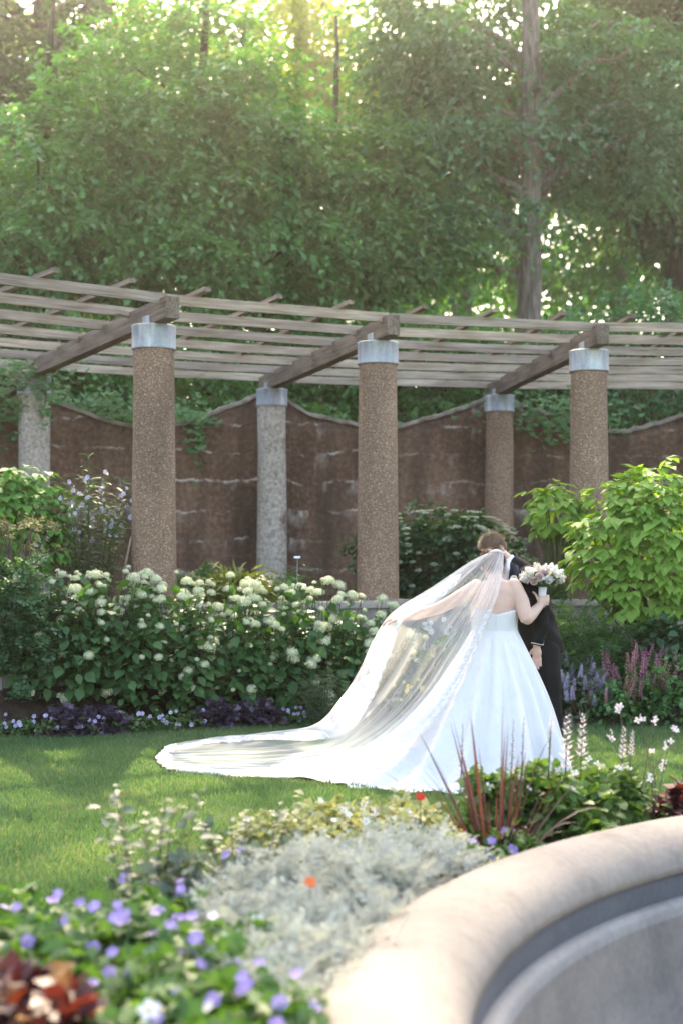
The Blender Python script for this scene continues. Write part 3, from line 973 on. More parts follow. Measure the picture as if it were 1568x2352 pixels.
# shrubs on the slope between wall and trees
SH = [(620, 26.0, 1.6, 1.5, 'leaf_shrub', 'leafy green shrub low on the slope right of the tallest maple'),
      (800, 24.5, 1.9, 1.4, 'leaf_mid', 'leafy shrub on the slope above the middle of the pergola'),
      (980, 24.0, 1.8, 1.6, 'leaf_shrub', 'green shrub on the slope left of the bare oak trunk'),
      (1110, 23.6, 1.2, 1.2, 'leaf_mid', 'small rounded shrub touching the foot of the oak trunk'),
      (1330, 23.5, 1.2, 1.1, 'leaf_shrub', 'low green shrub on the slope right of the oak trunk'),
      (1480, 22.8, 1.9, 2.1, 'leaf_cool', 'blue green shrub at the right edge above the pergola'),
      (350, 23.0, 1.8, 1.2, 'leaf_mid', 'green shrub on the slope below the tallest maple'),
      (120, 21.5, 1.8, 1.1, 'leaf_mid', 'green shrub on the slope below the far left maple'),
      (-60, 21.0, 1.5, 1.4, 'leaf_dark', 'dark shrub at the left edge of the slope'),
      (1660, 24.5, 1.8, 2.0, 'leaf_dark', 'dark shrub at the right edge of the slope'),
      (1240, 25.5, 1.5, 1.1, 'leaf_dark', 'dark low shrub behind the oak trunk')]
for k, (px, Y, rx, rz, mk, lab) in enumerate(SH):
    x, y, z = tz(px, Y)
    shrub('slope_shrub', (x, y, z), rx, rx * .8, rz + .5, M[mk], 'diamond', .12, int(120 * rx), 46, .26, lab, 'shrub', 200 + k, 'shrubs on the wooded slope')

# weeds and ground cover right behind the wall
g = np.random.default_rng(77)
n = 800
cl = []
for _ in range(n):
    d_ = g.uniform(-46, 12); r_ = 17.15 + abs(g.normal(0, 2.2))
    p = pol(r_, d_); cl.append((p.x, p.y, ground_z(p.x, p.y) + g.uniform(.02, .30) + (.25 * math.sin(d_ * .9) ** 2)))
V, F = foliage(g, np.array(cl), 30, .12, .17, 'diamond', .7, -.1, .8)
u_ = link('undergrowth', mesh_np('undergrowth', V, F), None, M['leaf_shrub'])
tag(u_, 'green weeds and ground cover along the top of the brown wall', 'undergrowth', kind='stuff')
n = 700
cl = []
for _ in range(n):
    d_ = g.uniform(-48, 20); r_ = g.uniform(19, 33)
    p = pol(r_, d_); cl.append((p.x, p.y, ground_z(p.x, p.y) + g.uniform(.05, .5)))
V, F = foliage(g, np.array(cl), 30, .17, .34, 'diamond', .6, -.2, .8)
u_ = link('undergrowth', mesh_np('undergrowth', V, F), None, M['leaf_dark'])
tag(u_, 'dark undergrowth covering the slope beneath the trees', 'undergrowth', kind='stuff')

# the wood beyond, a single mass of leaves far behind the trees
g = np.random.default_rng(88)
n = 900
cl = np.stack([g.uniform(-17, 17, n), g.uniform(49, 56, n), 5.5 + 7.5 * g.uniform(0, 1, n) ** 1.2], 1)
V, F = foliage(g, cl, 36, .50, .75, 'diamond', .6, -.2, .8)
wd_ = link('woods', mesh_np('woods', V, F), None, M['leaf_mid'])
tag(wd_, 'distant green wood behind the trees on the slope', 'woods', kind='stuff')

# ================================================================ flower templates
def petal_disc(n=5, inner=.12, wid=.46, cup=.12, seed=0):
    """n rounded petals round a small eye; radius 1, facing +Z"""
    g = random.Random(seed); V, F, Mi = [], [], []
    for k in range(n):
        a = 2 * math.pi * k / n + g.uniform(-.08, .08); c, s = math.cos(a), math.sin(a); b = len(V)
        for x, y, z in [(inner, 0, 0), (.5, -wid, cup), (.86, -wid * .8, cup * 1.6), (1.0, 0, cup * 1.2), (.86, wid * .8, cup * 1.6), (.5, wid, cup)]:
            V.append((x * c - y * s, x * s + y * c, z + g.uniform(-.03, .03)))
        F += [(b, b + 1, b + 5), (b + 1, b + 2, b + 5), (b + 5, b + 2, b + 4), (b + 2, b + 3, b + 4)]; Mi += [0] * 4
    b = len(V); V.append((0, 0, .1))
    for k in range(6): V.append((.17 * math.cos(k * 1.047), .17 * math.sin(k * 1.047), .03))
    for k in range(6): F.append((b, b + 1 + k, b + 1 + (k + 1) % 6)); Mi.append(1)
    return np.array(V), np.array(F), Mi


def petal_mat(name, a, b, trans=.3):
    return leaf_mat(name, a, b, trans, .6, (1.0, 1.0, 1.0), .15)


M['lavender'] = petal_mat('lavender petals', (.40, .36, .58), (.55, .51, .70))
M['violet'] = petal_mat('violet petals', (.33, .23, .60), (.47, .35, .68), .35)
M['bluebell'] = petal_mat('pale blue petals', (.48, .46, .70), (.62, .60, .78))
M['eye'] = plain_mat('yellow eye', (.75, .52, .08), (.6, .4, .05), .7)
M['pale_eye'] = plain_mat('pale eye', (.75, .72, .55), (.6, .55, .4), .7)
M['hyd'] = leaf_mat('hydrangea florets', (.82, .81, .72), (.70, .72, .47), .28, .6, (1.0, 1.05, .85), .1)
M['hyd_core'] = plain_mat('hydrangea core', (.42, .46, .25), (.3, .36, .16), .8)
M['hyd_leaf'] = leaf_mat('hydrangea leaves', (.040, .110, .038), (.078, .170, .056), .32, .45, (1.3, 1.5, .4))
M['lime_leaf'] = leaf_mat('fresh light green leaves', (.17, .32, .06), (.25, .41, .085), .42, .6, (1.4, 1.35, .55))
M['left_leaf'] = leaf_mat('clear green leaves', (.10, .25, .055), (.155, .33, .075), .40, .65, (1.3, 1.4, .5))
M['grey_leaf'] = leaf_mat('grey green leaves', (.11, .15, .10), (.17, .21, .145), .3, .6, (1.2, 1.3, .7))
M['col_leaf'] = leaf_mat('columbine leaves', (.055, .125, .062), (.085, .175, .080), .35, .5, (1.3, 1.5, .5))
M['heuchera'] = leaf_mat('purple heuchera leaves', (.060, .040, .062), (.115, .085, .125), .2, .4, (1.2, .9, 1.0), .45)
M['feather_leaf'] = leaf_mat('feathery leaves', (.050, .115, .052), (.085, .165, .070), .35, .5, (1.3, 1.5, .5))
M['gold_leaf'] = leaf_mat('golden grass', (.14, .19, .05), (.22, .26, .08), .35, .5, (1.3, 1.3, .5))


def disc_mesh(name, n, mats, seed=0, **kw):
    V, F, Mi = petal_disc(n, seed=seed, **kw)
    me = mesh_np(name, V, F, False, Mi)
    for m in mats: me.materials.append(m)
    return me


def head_mesh(seed, n=95):
    """domed hydrangea head of four-petalled florets, radius 1"""
    g = np.random.default_rng(seed)
    V, F, Mi = [], [], []
    k = np.arange(n) + .5
    ph = np.arccos(1 - 1.45 * k / n); th = np.pi * (1 + 5 ** .5) * k
    d = np.stack([np.cos(th) * np.sin(ph), np.sin(th) * np.sin(ph), np.cos(ph)], 1)
    lump = 1 + .10 * np.sin(d[:, 0] * 5 + seed) * np.cos(d[:, 1] * 4 + seed * 2) + g.normal(0, .045, n)
    for i in range(n):
        c = d[i] * lump[i] * np.array([1, 1, .80])
        nrm = unit(d[i] + g.normal(0, .3, 3)); t = unit(np.cross(nrm, g.normal(size=3))); b_ = np.cross(nrm, t); s = .16 * g.uniform(.75, 1.2)
        b = len(V); V.append(c + nrm * .03)
        for q in range(8):
            a = q * math.pi / 4; r_ = s if q % 2 == 0 else s * .45
            V.append(c + r_ * (math.cos(a) * t + math.sin(a) * b_) + (nrm * .02 if q % 2 == 0 else 0))
        for q in range(8): F.append((b, b + 1 + q, b + 1 + (q + 1) % 8)); Mi.append(0)
    b = len(V)
    bm = bmesh.new(); bmesh.ops.create_icosphere(bm, subdivisions=2, radius=.86)
    for v in bm.verts: V.append(np.array([v.co.x, v.co.y, v.co.z * .78 if v.co.z > 0 else v.co.z * .45]))
    for f in bm.faces: F.append(tuple(b + v.index for v in f.verts)); Mi.append(1)
    bm.free()
    me = mesh_np('flower_head', np.array(V), np.array(F), False, Mi)
    me.materials.append(M['hyd']); me.materials.append(M['hyd_core'])
    return me


def leaf_mesh(kind, mat, name='leaf', width=1.0):
    V, F = TPL[kind]
    me = mesh_np(name, V * np.array([width, 1, 1]), F); me.materials.append(mat)
    return me


def put(parent, meshes, pos, nrm, size, name, seed=0):
    """objects facing nrm, turned at random about it"""
    g = np.random.default_rng(seed + 5)
    pos = np.asarray(pos, float); nrm = unit(np.asarray(nrm, float))
    D = unit(np.cross(nrm, g.normal(size=nrm.shape)))
    leaf_objects(parent, pos, D, nrm, np.broadcast_to(np.asarray(size, float), (len(pos),)), meshes, name)


# ================================================================ hydrangeas
HEADS = [head_mesh(s) for s in range(4)]
HYD_LEAF = leaf_mesh('oval', M['hyd_leaf'])


def hydrangea(px, Y, rx, ry, h, nheads, label, seed, dense_top=.5):
    g = np.random.default_rng(seed)
    x = (px - 784) * Y / FPX; z0 = gz(x, Y)
    base = (x, Y, z0); b = np.array(base)
    t = thing('hydrangea_bush', base, label, 'hydrangea', 'white hydrangeas in the bed below the pergola')
    # foliage: leaves over the mound's skin plus a thinner filling
    n = int(1050 * rx)
    d = unit(g.normal(size=(n, 3))); d[:, 2] = np.abs(d[:, 2]); d[:, 1] = -np.abs(d[:, 1]) * np.where(g.uniform(size=n) < .68, 1, -1)
    q = g.uniform(.62, 1.02, n)
    lump = 1 + .10 * np.sin(d[:, 0] * 6 + seed) * np.cos(d[:, 2] * 7 + seed)
    e = .62                                     # squarish mound
    sq = np.sign(d) * np.abs(d) ** e
    pos = b + sq * (q * lump)[:, None] * np.array([rx, ry, h - .08])
    pos[:, 2] += .03
    out = d * np.array([1, 1, .5])
    D = droop_dirs(n, g, -.45, .45, out); N = up_normals(n, g, .35, bias=np.array([0, -.25, 0]))
    sz = .125 * g.uniform(.6, 1.25, n)
    front = np.argsort(pos[:, 1] - q * .4)[:60]
    mask = np.zeros(n, bool); mask[front] = True
    leaf_objects(t, pos[mask], D[mask], N[mask], sz[mask], HYD_LEAF)
    V, F = leaves_arrays(pos[~mask], D[~mask], N[~mask], sz[~mask], 'oval')
    fo = link('foliage', mesh_np('foliage', V, F), t, M['hyd_leaf']); fo['kind'] = 'stuff'
    # flower heads: thick along the top, scattered down the front
    hp, hn, hs, st = [], [], [], []
    while len(hp) < nheads:
        dd_ = unit(g.normal(size=3)); dd_[2] = abs(dd_[2]); dd_[1] = -abs(dd_[1]) * (1 if g.uniform() < .85 else -.6)
        if g.uniform() > .36 + .75 * dd_[2] ** 1.4: continue
        s_ = np.sign(dd_) * np.abs(dd_) ** e
        p = b + s_ * g.uniform(1.0, 1.09) * np.array([rx, ry, h]) + np.array([0, 0, .03])
        r_ = g.choice([.022, .031, .041, .052, .063], p=[.22, .28, .26, .16, .08])
        if any(np.linalg.norm(p - o_) < .060 for o_ in hp): continue
        hp.append(p); hn.append(unit(dd_ * .5 + np.array([g.normal(0, .2), -.15, 1.0]))); hs.append(r_)
        s0 = b + (p - b) * np.array([.55, .55, .45])
        st.append(tube_arrays([s0, s0 + (p - s0) * .6 + np.array([0, 0, .03]), p], [.005, .004, .0035], 5))
    put(t, HEADS, hp, hn, hs, 'flower_head', seed)
    for _ in range(10):
        e_ = pos[g.integers(n)]; st.append(tube_arrays([b + g.normal(0, .05, 3) * [1, 1, 0], b + (e_ - b) * .5 + np.array([0, 0, .1]), e_], [.009, .007, .004], 5))
    V, F = join_arrays(st)
    link('stems', mesh_np('stems', V, F, True), t, M['stem'])['kind'] = 'stuff'
    return t


hydrangea(150, 12.95, .50, .48, 1.02, 34, 'hydrangea at the left end of the row beside the columbine', 301)
hydrangea(270, 13.05, .54, .50, 1.16, 46, 'hydrangea in front of the bellflowers left of the first front column', 302)
hydrangea(390, 13.15, .54, .52, 1.20, 46, 'hydrangea in front of the first front column', 303)
hydrangea(510, 13.25, .54, .52, 1.22, 48, 'hydrangea in front of the golden grass right of the first front column', 304)
hydrangea(625, 13.35, .54, .52, 1.24, 48, 'hydrangea in front of the plaster flaked middle rear column', 305)
hydrangea(735, 13.48, .54, .52, 1.20, 46, 'hydrangea left of the middle front column', 306)
hydrangea(835, 13.6, .48, .48, 1.06, 34, 'hydrangea at the right end of the row behind the lifted veil', 307)
hydrangea(985, 13.75, .50, .42, .80, 10, 'low hydrangea seen through the bridal veil', 308)


# ================================================================ broad-leaved bushes with countable leaves
def bigleaf_bush(base_px, Y, cy, rx, ry, rz, leafk, size, n, nparts, label, seed, down=-.8, tiers=True, thin=1.0):
    g = np.random.default_rng(seed)
    c = np.array(P(base_px, cy, Y)); z0 = gz(c[0], Y)
    t = thing('leafy_bush', (c[0], Y, z0), label, 'bush')
    m_ = n // 3                                 # leaves come in threes on arching shoots
    d = unit(g.normal(size=(m_, 3))); d[:, 1] = -np.abs(d[:, 1]) * np.where(g.uniform(size=m_) < .72, 1, -1)
    q = g.uniform(.50, 1.04, m_) ** .8
    lump = 1 + .13 * np.sin(d[:, 0] * 7 + seed) * np.cos(d[:, 2] * 6 + seed)
    tip = c + d * (q * lump)[:, None] * np.array([rx, ry, rz])
    tip[:, 2] = np.maximum(tip[:, 2], z0 + .06)
    pos, D, N = [], [], []
    for k in range(m_):
        o = d[k] * np.array([1, 1, .3]) + np.array([0, 0, .15]); o = unit(o)
        side = unit(np.cross(o, (0, 0, 1)))
        for s in (-1, 0, 1):
            pos.append(tip[k] + side * s * .02 + g.normal(0, .012, 3))
            D.append(unit(o * .8 + side * s * .85 + np.array([0, 0, down]) * g.uniform(.5, 1.1) + g.normal(0, .15, 3)))
            N.append(unit(o * .55 + np.array([0, 0, .9]) + side * s * .25 + g.normal(0, .15, 3)))
    pos, D, N = map(np.array, (pos, D, N))
    sz = size * g.uniform(.7, 1.2, len(pos))
    order = np.argsort(pos[:, 1] - .3 * pos[:, 2]); mask = np.zeros(len(pos), bool); mask[order[:nparts]] = True
    leaf_objects(t, pos[mask], D[mask], N[mask], sz[mask], leaf_mesh('oval', M[leafk], width=.92))
    V, F = leaves_arrays(pos[~mask], D[~mask], N[~mask], sz[~mask], 'oval', .92)
    fo = link('foliage', mesh_np('foliage', V, F), t, M[leafk]); fo['kind'] = 'stuff'
    st = []
    b = np.array((c[0], Y, z0))
    for k in g.choice(m_, 40, replace=False):
        e = tip[k]; mid = (b + e) / 2 + np.array([0, 0, .25])
        st.append(tube_arrays([b + g.normal(0, .06, 3) * [1, 1, 0], mid, e], [.012, .008, .003], 5))
    V, F = join_arrays(st)
    link('stems', mesh_np('stems', V, F, True), t, M['stem'])['kind'] = 'stuff'
    return t


bigleaf_bush(1482, 13.9, 1255, .72, .58, .80, 'lime_leaf', .150, 1900, 280, 'large bush of broad fresh green leaves in front of the right column', 321)
bigleaf_bush(1275, 15.3, 1175, .38, .35, .30, 'lime_leaf', .15, 240, 60, 'small broad leaved bush peeping out left of the right front column', 322)
bigleaf_bush(18, 13.9, 1215, .58, .5, .66, 'left_leaf', .135, 1600, 240, 'bush of clear green pointed leaves at the left edge', 323)


# ================================================================ stem plants
def stem_plant(name, base, nst, h, spread, leafm, kind, lsize, per, label, cat, seed, flowers=None, fl_name='flower', group=None, arch=.15, leaf_from=.12, leaf_to=1.0, droop=-.2, width=1.0, stem_r=.004, stemm=None, whorl=False):
    """upright stems with leaves all the way up; flowers = (meshes, count per stem, size, from, to, facing)"""
    g = np.random.default_rng(seed)
    b = np.array(base, float)
    t = thing(name, base, label, cat, group)
    st, pos, D, N, fp, fn, fs = [], [], [], [], [], [], []
    for k in range(nst):
        a = g.uniform(0, 6.283); rr_ = spread * math.sqrt(g.uniform(0, 1)); hh = h * g.uniform(.68, 1.05)
        foot = b + np.array([math.cos(a), math.sin(a), 0]) * rr_ * .35 - np.array([0, 0, .02])
        top = b + np.array([math.cos(a) * rr_, math.sin(a) * rr_, hh])
        ctrl = (foot + top) / 2 + np.array([0, 0, arch * hh])
        f = lambda u: foot * (1 - u) ** 2 + 2 * ctrl * u * (1 - u) + top * u * u
        st.append(tube_arrays([f(u) for u in np.linspace(0, 1, 6)], np.linspace(stem_r, stem_r * .4, 6), 5))
        us = np.linspace(leaf_from, leaf_to, per) if per else []
        ph = g.uniform(0, 6)
        for j, u in enumerate(us):
            ph += 2.4
            o = np.array([math.cos(ph), math.sin(ph), .35 + droop])
            pos.append(f(u)); D.append(unit(o + g.normal(0, .25, 3))); N.append(unit(np.array([0, 0, 1]) - o * .1 + g.normal(0, .25, 3)))
        if flowers:
            me_, cnt, fsz, u0, u1, face = flowers
            for j in range(cnt):
                u = g.uniform(u0, u1); o = g.normal(0, 1, 3) * [1, 1, .3]
                fp.append(f(min(u, 1)) + unit(o) * fsz * g.uniform(.5, 1.2) + (np.array([0, 0, (u - 1) * hh]) if u > 1 else 0))
                fn.append(unit(np.array(face) + o * .6)); fs.append(fsz * g.uniform(.7, 1.2))
    V, F = join_arrays(st)
    link('stems', mesh_np('stems', V, F, True), t, stemm or M['stem'])['kind'] = 'stuff'
    if pos:
        n = len(pos)
        V, F = leaves_arrays(np.array(pos), np.array(D), np.array(N), lsize * g.uniform(.6, 1.2, n), kind, width)
        fo = link('foliage', mesh_np('foliage', V, F), t, leafm)
    if fp: put(t, flowers[0], fp, fn, fs, fl_name, seed)
    return t


BELL = [disc_mesh('flower', 5, [M['bluebell'], M['pale_eye']], s, wid=.36, cup=.35) for s in range(2)]
VIOLA = [disc_mesh('flower', 5, [M['lavender'], M['eye']], s, wid=.42) for s in range(2)]
GER = [disc_mesh('flower', 5, [M['violet'], M['pale_eye']], s, wid=.44, cup=.18) for s in range(3)]
WHITE = [disc_mesh('flower', 5, [M['white_petal'], M['eye']], s, wid=.36, cup=.1) for s in range(2)]
M['pink_white'] = petal_mat('blush petals', (.80, .66, .66), (.86, .78, .77))
GAURA = [disc_mesh('flower', 4, [M['pink_white'], M['pale_eye']], s, wid=.34, cup=.25) for s in range(2)]


def at(px, Y, dz=0.0):
    x = (px - 784) * Y / FPX
    return (x, Y, gz(x, Y) + dz)


stem_plant('bellflower', at(205, 14.0), 1, 2.02, .04, M['feather_leaf'], 'long', .17, 40, 'single tall flower spire standing above the pale blue bellflowers', 'flower plant', 331, stem_r=.008)
stem_plant('bellflower', at(205, 14.05), 36, 1.34, .50, M['feather_leaf'], 'long', .16, 32, 'pale blue flowering bellflower clump left of the first front column', 'flower plant', 332, (BELL, 2, .026, .72, 1.04, (0, -1, .2)), stem_r=.006)
stem_plant('bellflower', at(118, 14.0), 6, 1.15, .2, M['feather_leaf'], 'long', .15, 22, 'smaller bellflower clump beside the left edge bush', 'flower plant', 333, (BELL, 2, .026, .75, 1.03, (0, -1, .2)), stem_r=.006)
# feathery grey plants before the middle column, a clump of golden grass
stem_plant('artemisia', at(770, 14.35), 22, .62, .34, M['grey_leaf'], 'pinnate', .15, 16, 'grey green feathery clump left of the middle front column', 'plant', 334)
stem_plant('artemisia', at(735, 12.75), 20, .52, .30, M['grey_leaf'], 'pinnate', .11, 16, 'grey green feathery clump in the bed edge beside the lifted veil', 'plant', 335)
stem_plant('fern', at(690, 14.4), 16, .70, .30, M['feather_leaf'], 'pinnate', .16, 14, 'green fern behind the hydrangeas near the middle rear column', 'fern', 336)
shrub('golden_grass', at(560, 14.3), .30, .25, .34, M['gold_leaf'], 'long', .20, 60, 16, .07, 'small yellow green grassy mound behind the hydrangeas', 'plant', 337, stems=6)
shrub('low_shrub', at(475, 14.6), .30, .28, .44, M['col_leaf'], 'trefoil', .07, 60, 26, .07, 'small blue green mound against the brown wall behind the hydrangeas', 'plant', 338, stems=6)
# dark viburnum with flat cream heads between the columns
vib = shrub('viburnum_bush', at(1012, 16.6), .95, .6, 1.06, M['leaf_dark'], 'oval', .085, 230, 34, .12, 'dark green viburnum with flat cream flower heads between two front columns', 'shrub', 339, stems=14, lift=.6)
g = np.random.default_rng(340)
M['cream'] = leaf_mat('cream florets', (.36, .42, .27), (.50, .54, .38), .25, .6, (1, 1, .8), .1)
bm = bmesh.new()
V, F = [], []
for k in range(46):
    a = k * 2.4; r_ = math.sqrt(k / 46); b = len(V); s = .14
    for q in range(4): V.append((r_ * math.cos(a) + s * math.cos(q * 1.571 + k), r_ * math.sin(a) + s * math.sin(q * 1.571 + k), .12 * (1 - r_ * r_) + .03 * math.sin(k * 3.3 + q)))
    F += [(b, b + 1, b + 2), (b, b + 2, b + 3)]
CREAM = mesh_np('flower_head', np.array(V), np.array(F)); CREAM.materials.append(M['cream']); bm.free()
hp, hn = [], []
vb = np.array(vib.location)
while len(hp) < 75:
    d = unit(g.normal(size=3)); d[1] = -abs(d[1]); d[2] = abs(d[2])
    hp.append(vb + np.array([0, 0, .22]) + (np.sign(d) * np.abs(d) ** .75) * np.array([.98, .66, .90])); hn.append(unit(d * .35 + np.array([0, -.2, 1])))
put(vib, CREAM, hp, hn, g.uniform(.035, .06, 75), 'flower_head', 341)
# green willow-leaved perennials behind the couple
stem_plant('amsonia', at(1150, 15.1), 24, 1.02, .42, M['feather_leaf'], 'long', .17, 26, 'tall willow leaved perennial directly behind the groom', 'plant', 342, stem_r=.005, droop=0)
stem_plant('amsonia', at(1240, 14.6), 22, .98, .36, M['feather_leaf'], 'long', .17, 26, 'willow leaved perennial left of the right front column', 'plant', 343, stem_r=.005, droop=0)
shrub('peony_bush', at(1300, 13.4), .52, .4, 1.02, M['feather_leaf'], 'pinnate', .16, 100, 14, .13, 'dense dark green peony bush behind the groom', 'shrub', 344, stems=12)
shrub('peony_bush', at(1405, 13.7), .55, .4, .80, M['feather_leaf'], 'pinnate', .16, 100, 14, .13, 'dark green peony bush under the large broad leaved bush', 'shrub', 345, stems=12)
shrub('dark_shrub', at(1545, 13.5), .42, .4, .92, M['leaf_dark'], 'oval', .10, 90, 20, .12, 'dark leaved shrub at the right edge under the broad leaved bush', 'shrub', 346, stems=10)
stem_plant('white_gaura', at(985, 14.3), 14, .70, .26, M['feather_leaf'], 'long', .08, 10, 'slender white flowered plant right of the middle front column', 'flower plant', 347, (WHITE, 4, .028, .8, 1.04, (0, -1, .3)))
stem_plant('coreopsis', at(938, 13.0), 9, .42, .16, M['feather_leaf'], 'long', .07, 10, 'small yellow flowered plant seen through the veil', 'flower plant', 348, ([disc_mesh('flower', 6, [M['eye'], M['eye']], 3)], 1, .020, .95, 1.02, (0, -1, .6)))
# columbine mass at the left edge
for k, (px, Y, rx, h, lab) in enumerate([(-15, 12.6, .50, 1.02, 'tall blue green columbine clump at the left edge of the bed'), (78, 12.75, .32, .88, 'blue green columbine clump between the left edge and the hydrangeas')]):
    shrub('columbine', at(px, Y), rx, .35, h, M['col_leaf'], 'trefoil', .075, int(300 * rx), 26, .095, lab, 'plant', 350 + k, stems=16, flat=.4)
M['seed_head'] = leaf_mat('dry seed heads', (.20, .19, .10), (.28, .24, .14), .3, .7, (1, 1, .7))
shrub('meadow_rue', at(40, 12.95), .40, .22, .90, M['seed_head'], 'diamond', .03, 44, 40, .05, 'fuzzy olive seed heads rising above the columbine', 'plant', 353, stems=20, lift=.88)
# dark heuchera and small violas along the grass edge
for k, (px, Y, rx, lab) in enumerate([(150, 12.28, .24, 'dark purple heuchera mound near the left edge of the bed'), (225, 12.33, .20, 'dark purple heuchera mound second from the left'), (505, 12.75, .24, 'dark purple heuchera mound in the middle of the bed edge'), (580, 12.85, .26, 'dark purple heuchera mound left of the grey artemisia')]):
    shrub('heuchera', at(px, Y), rx * .85, .15, .20, M['heuchera'], 'lobed', .075, int(170 * rx), 12, .05, lab, 'plant', 360 + k, 'heucheras along the bed edge', stems=5, down=-.1)
M['viola_leaf'] = leaf_mat('viola leaves', (.06, .13, .04), (.10, .18, .055), .3, .5)
ORD = 'first second third fourth fifth sixth seventh eighth ninth tenth eleventh twelfth thirteenth fourteenth fifteenth'.split()
for k, (px, Y) in enumerate([(-30, 12.1), (10, 12.15), (45, 12.18), (85, 12.2), (120, 12.12), (195, 12.2), (265, 12.4), (300, 12.45), (335, 12.5), (370, 12.52), (405, 12.55), (440, 12.62), (635, 12.9), (668, 12.92), (695, 12.95)]):
    t = shrub('viola_plant', at(px, Y - .02), .12, .10, .15, M['viola_leaf'], 'oval', .035, 16, 16, .035, 'small pale lavender viola clump at the grass edge, %s from the left' % ORD[k], 'viola', 370 + k, 'violas along the bed edge', stems=4)
    g = np.random.default_rng(390 + k); nf = int(g.integers(3, 6)); tl = np.array(t.location)
    put(t, VIOLA, tl + np.stack([g.uniform(-.15, .15, nf), g.uniform(-.12, .02, nf), g.uniform(.07, .20, nf)], 1), np.stack([g.normal(0, .3, nf), -np.ones(nf), g.uniform(.1, .7, nf)], 1), g.uniform(.016, .023, nf), 'flower', k)
# catmint haze and salvia spikes right of the couple
def spike_mesh(name, n, mats, seed, r=.10, s=.055):
    """flower spike of unit height: whorls of little lipped florets"""
    g = np.random.default_rng(seed); V, F, Mi = tube_arrays([(0, 0, 0), (0, 0, .5), (0, 0, 1)], [.014, .010, .004], 4)[0].tolist(), tube_arrays([(0, 0, 0), (0, 0, .5), (0, 0, 1)], [.014, .010, .004], 4)[1].tolist(), []
    Mi = [1] * len(F)
    for k in range(n):
        z = .12 + .88 * k / n + g.normal(0, .01); a = k * 2.4; q = 1 - .65 * (z - .1)
        o = np.array([math.cos(a), math.sin(a), .35]); c = np.array([0, 0, z]) + o * r * q * .5
        t_ = np.cross(o, (0, 0, 1)); t_ /= np.linalg.norm(t_); b = len(V); w = s * q
        V += [tuple(c - o * w * .6), tuple(c + t_ * w * .7), tuple(c + o * w * 1.4 + np.array([0, 0, w * .3])), tuple(c - t_ * w * .7)]
        F += [(b, b + 1, b + 2), (b, b + 2, b + 3)]; Mi += [0, 0]
    me = mesh_np(name, np.array(V), np.array(F), False, Mi)
    for m in mats: me.materials.append(m)
    return me


M['catmint'] = petal_mat('catmint blue', (.30, .28, .40), (.44, .41, .52))
M['salvia'] = petal_mat('salvia pink', (.60, .17, .34), (.74, .30, .46), .4)
M['salvia2'] = petal_mat('salvia rust', (.52, .24, .24), (.62, .34, .32), .4)
CAT = [spike_mesh('flower_spike', 66, [M['catmint'], M['stem']], s, .2, .085) for s in range(2)]
SAL = [spike_mesh('flower_spike', 50, [M['salvia'], M['stem']], 4, .10, .055), spike_mesh('flower_spike', 50, [M['salvia2'], M['stem']], 5, .10, .055)]


def spike_plant(name, base, rx, ry, h, sph, n, meshes, leafm, lk, lsz, label, cat, seed, sc=1.0, dense=80):
    t = shrub(name, base, rx, ry, h, leafm, lk, lsz, dense, 18, .07, label, cat, seed, stems=8)
    g = np.random.default_rng(seed + 1); b = np.array(base)
    a = g.uniform(0, 6.28, n); q = np.sqrt(g.uniform(0, 1, n))
    pos = b + np.stack([np.cos(a) * q * rx * 1.05, np.sin(a) * q * ry * 1.05, h * (.97 - .5 * q ** 2) * g.uniform(.72, 1.02, n)], 1)
    nr = np.stack([np.cos(a) * q * .4 + g.normal(0, .12, n), np.sin(a) * q * .4 - .08 + g.normal(0, .12, n), np.ones(n)], 1)
    put(t, meshes, pos, nr, sph * g.uniform(.7, 1.2, n), 'flower_spike', seed)
    return t


spike_plant('catmint', at(1322, 12.95), .34, .28, .56, .14, 120, CAT, M['grey_leaf'], 'diamond', .04, 'hazy blue catmint mound at the feet of the groom', 'flower plant', 400)
spike_plant('salvia', at(1475, 13.15), .50, .32, .55, .30, 90, SAL, M['leaf_shrub'], 'oval', .06, 'salvia with pink and rust coloured spikes right of the catmint', 'flower plant', 402, dense=130)
spike_plant('salvia', at(1400, 12.9), .24, .24, .40, .24, 22, [SAL[1]], M['leaf_shrub'], 'oval', .06, 'small rusty salvia between the catmint and the tall salvia', 'flower plant', 404, dense=70)
shrub('spirea_bush', at(1570, 12.95), .42, .35, .62, M['leaf_shrub'], 'oval', .05, 120, 20, .08, 'small leaved green shrub at the right end of the bed edge', 'shrub', 406, stems=10)

# ivy over the left rear column and hanging on the wall
def ivy(label, spots, seed, size=.085):
    g = np.random.default_rng(seed)
    c0 = np.array(spots[0][:3])
    t = thing('ivy_vine', c0, label, 'ivy')
    pos, st = [], []
    for (x, y, z, rx, rz, n) in spots:
        pos.append(np.array([x, y, z]) + g.normal(size=(n, 3)) * np.array([rx, .09, rz]))
        st.append(tube_arrays([(x, y + .05, z - rz), (x + rx * .4, y, z), (x, y + .05, z + rz)], [.008, .008, .006], 5))
    pos = np.concatenate(pos); n = len(pos)
    D = droop_dirs(n, g, -.9, .4, np.tile([0, -.6, 0], (n, 1))); N = up_normals(n, g, .4, bias=np.array([0, -1.0, 0]))
    V, F = leaves_arrays(pos, D, N, size * g.uniform(.6, 1.2, n), 'lobed')
    link('foliage', mesh_np('foliage', V, F), t, M['leaf_mid'])
    V, F = join_arrays(st); link('stems', mesh_np('stems', V, F, True), t, M['twig'])['kind'] = 'stuff'


def sp(px, py, Y, rx, rz, n): p = P(px, py, Y); return (p.x, p.y, p.z, rx, rz, n)


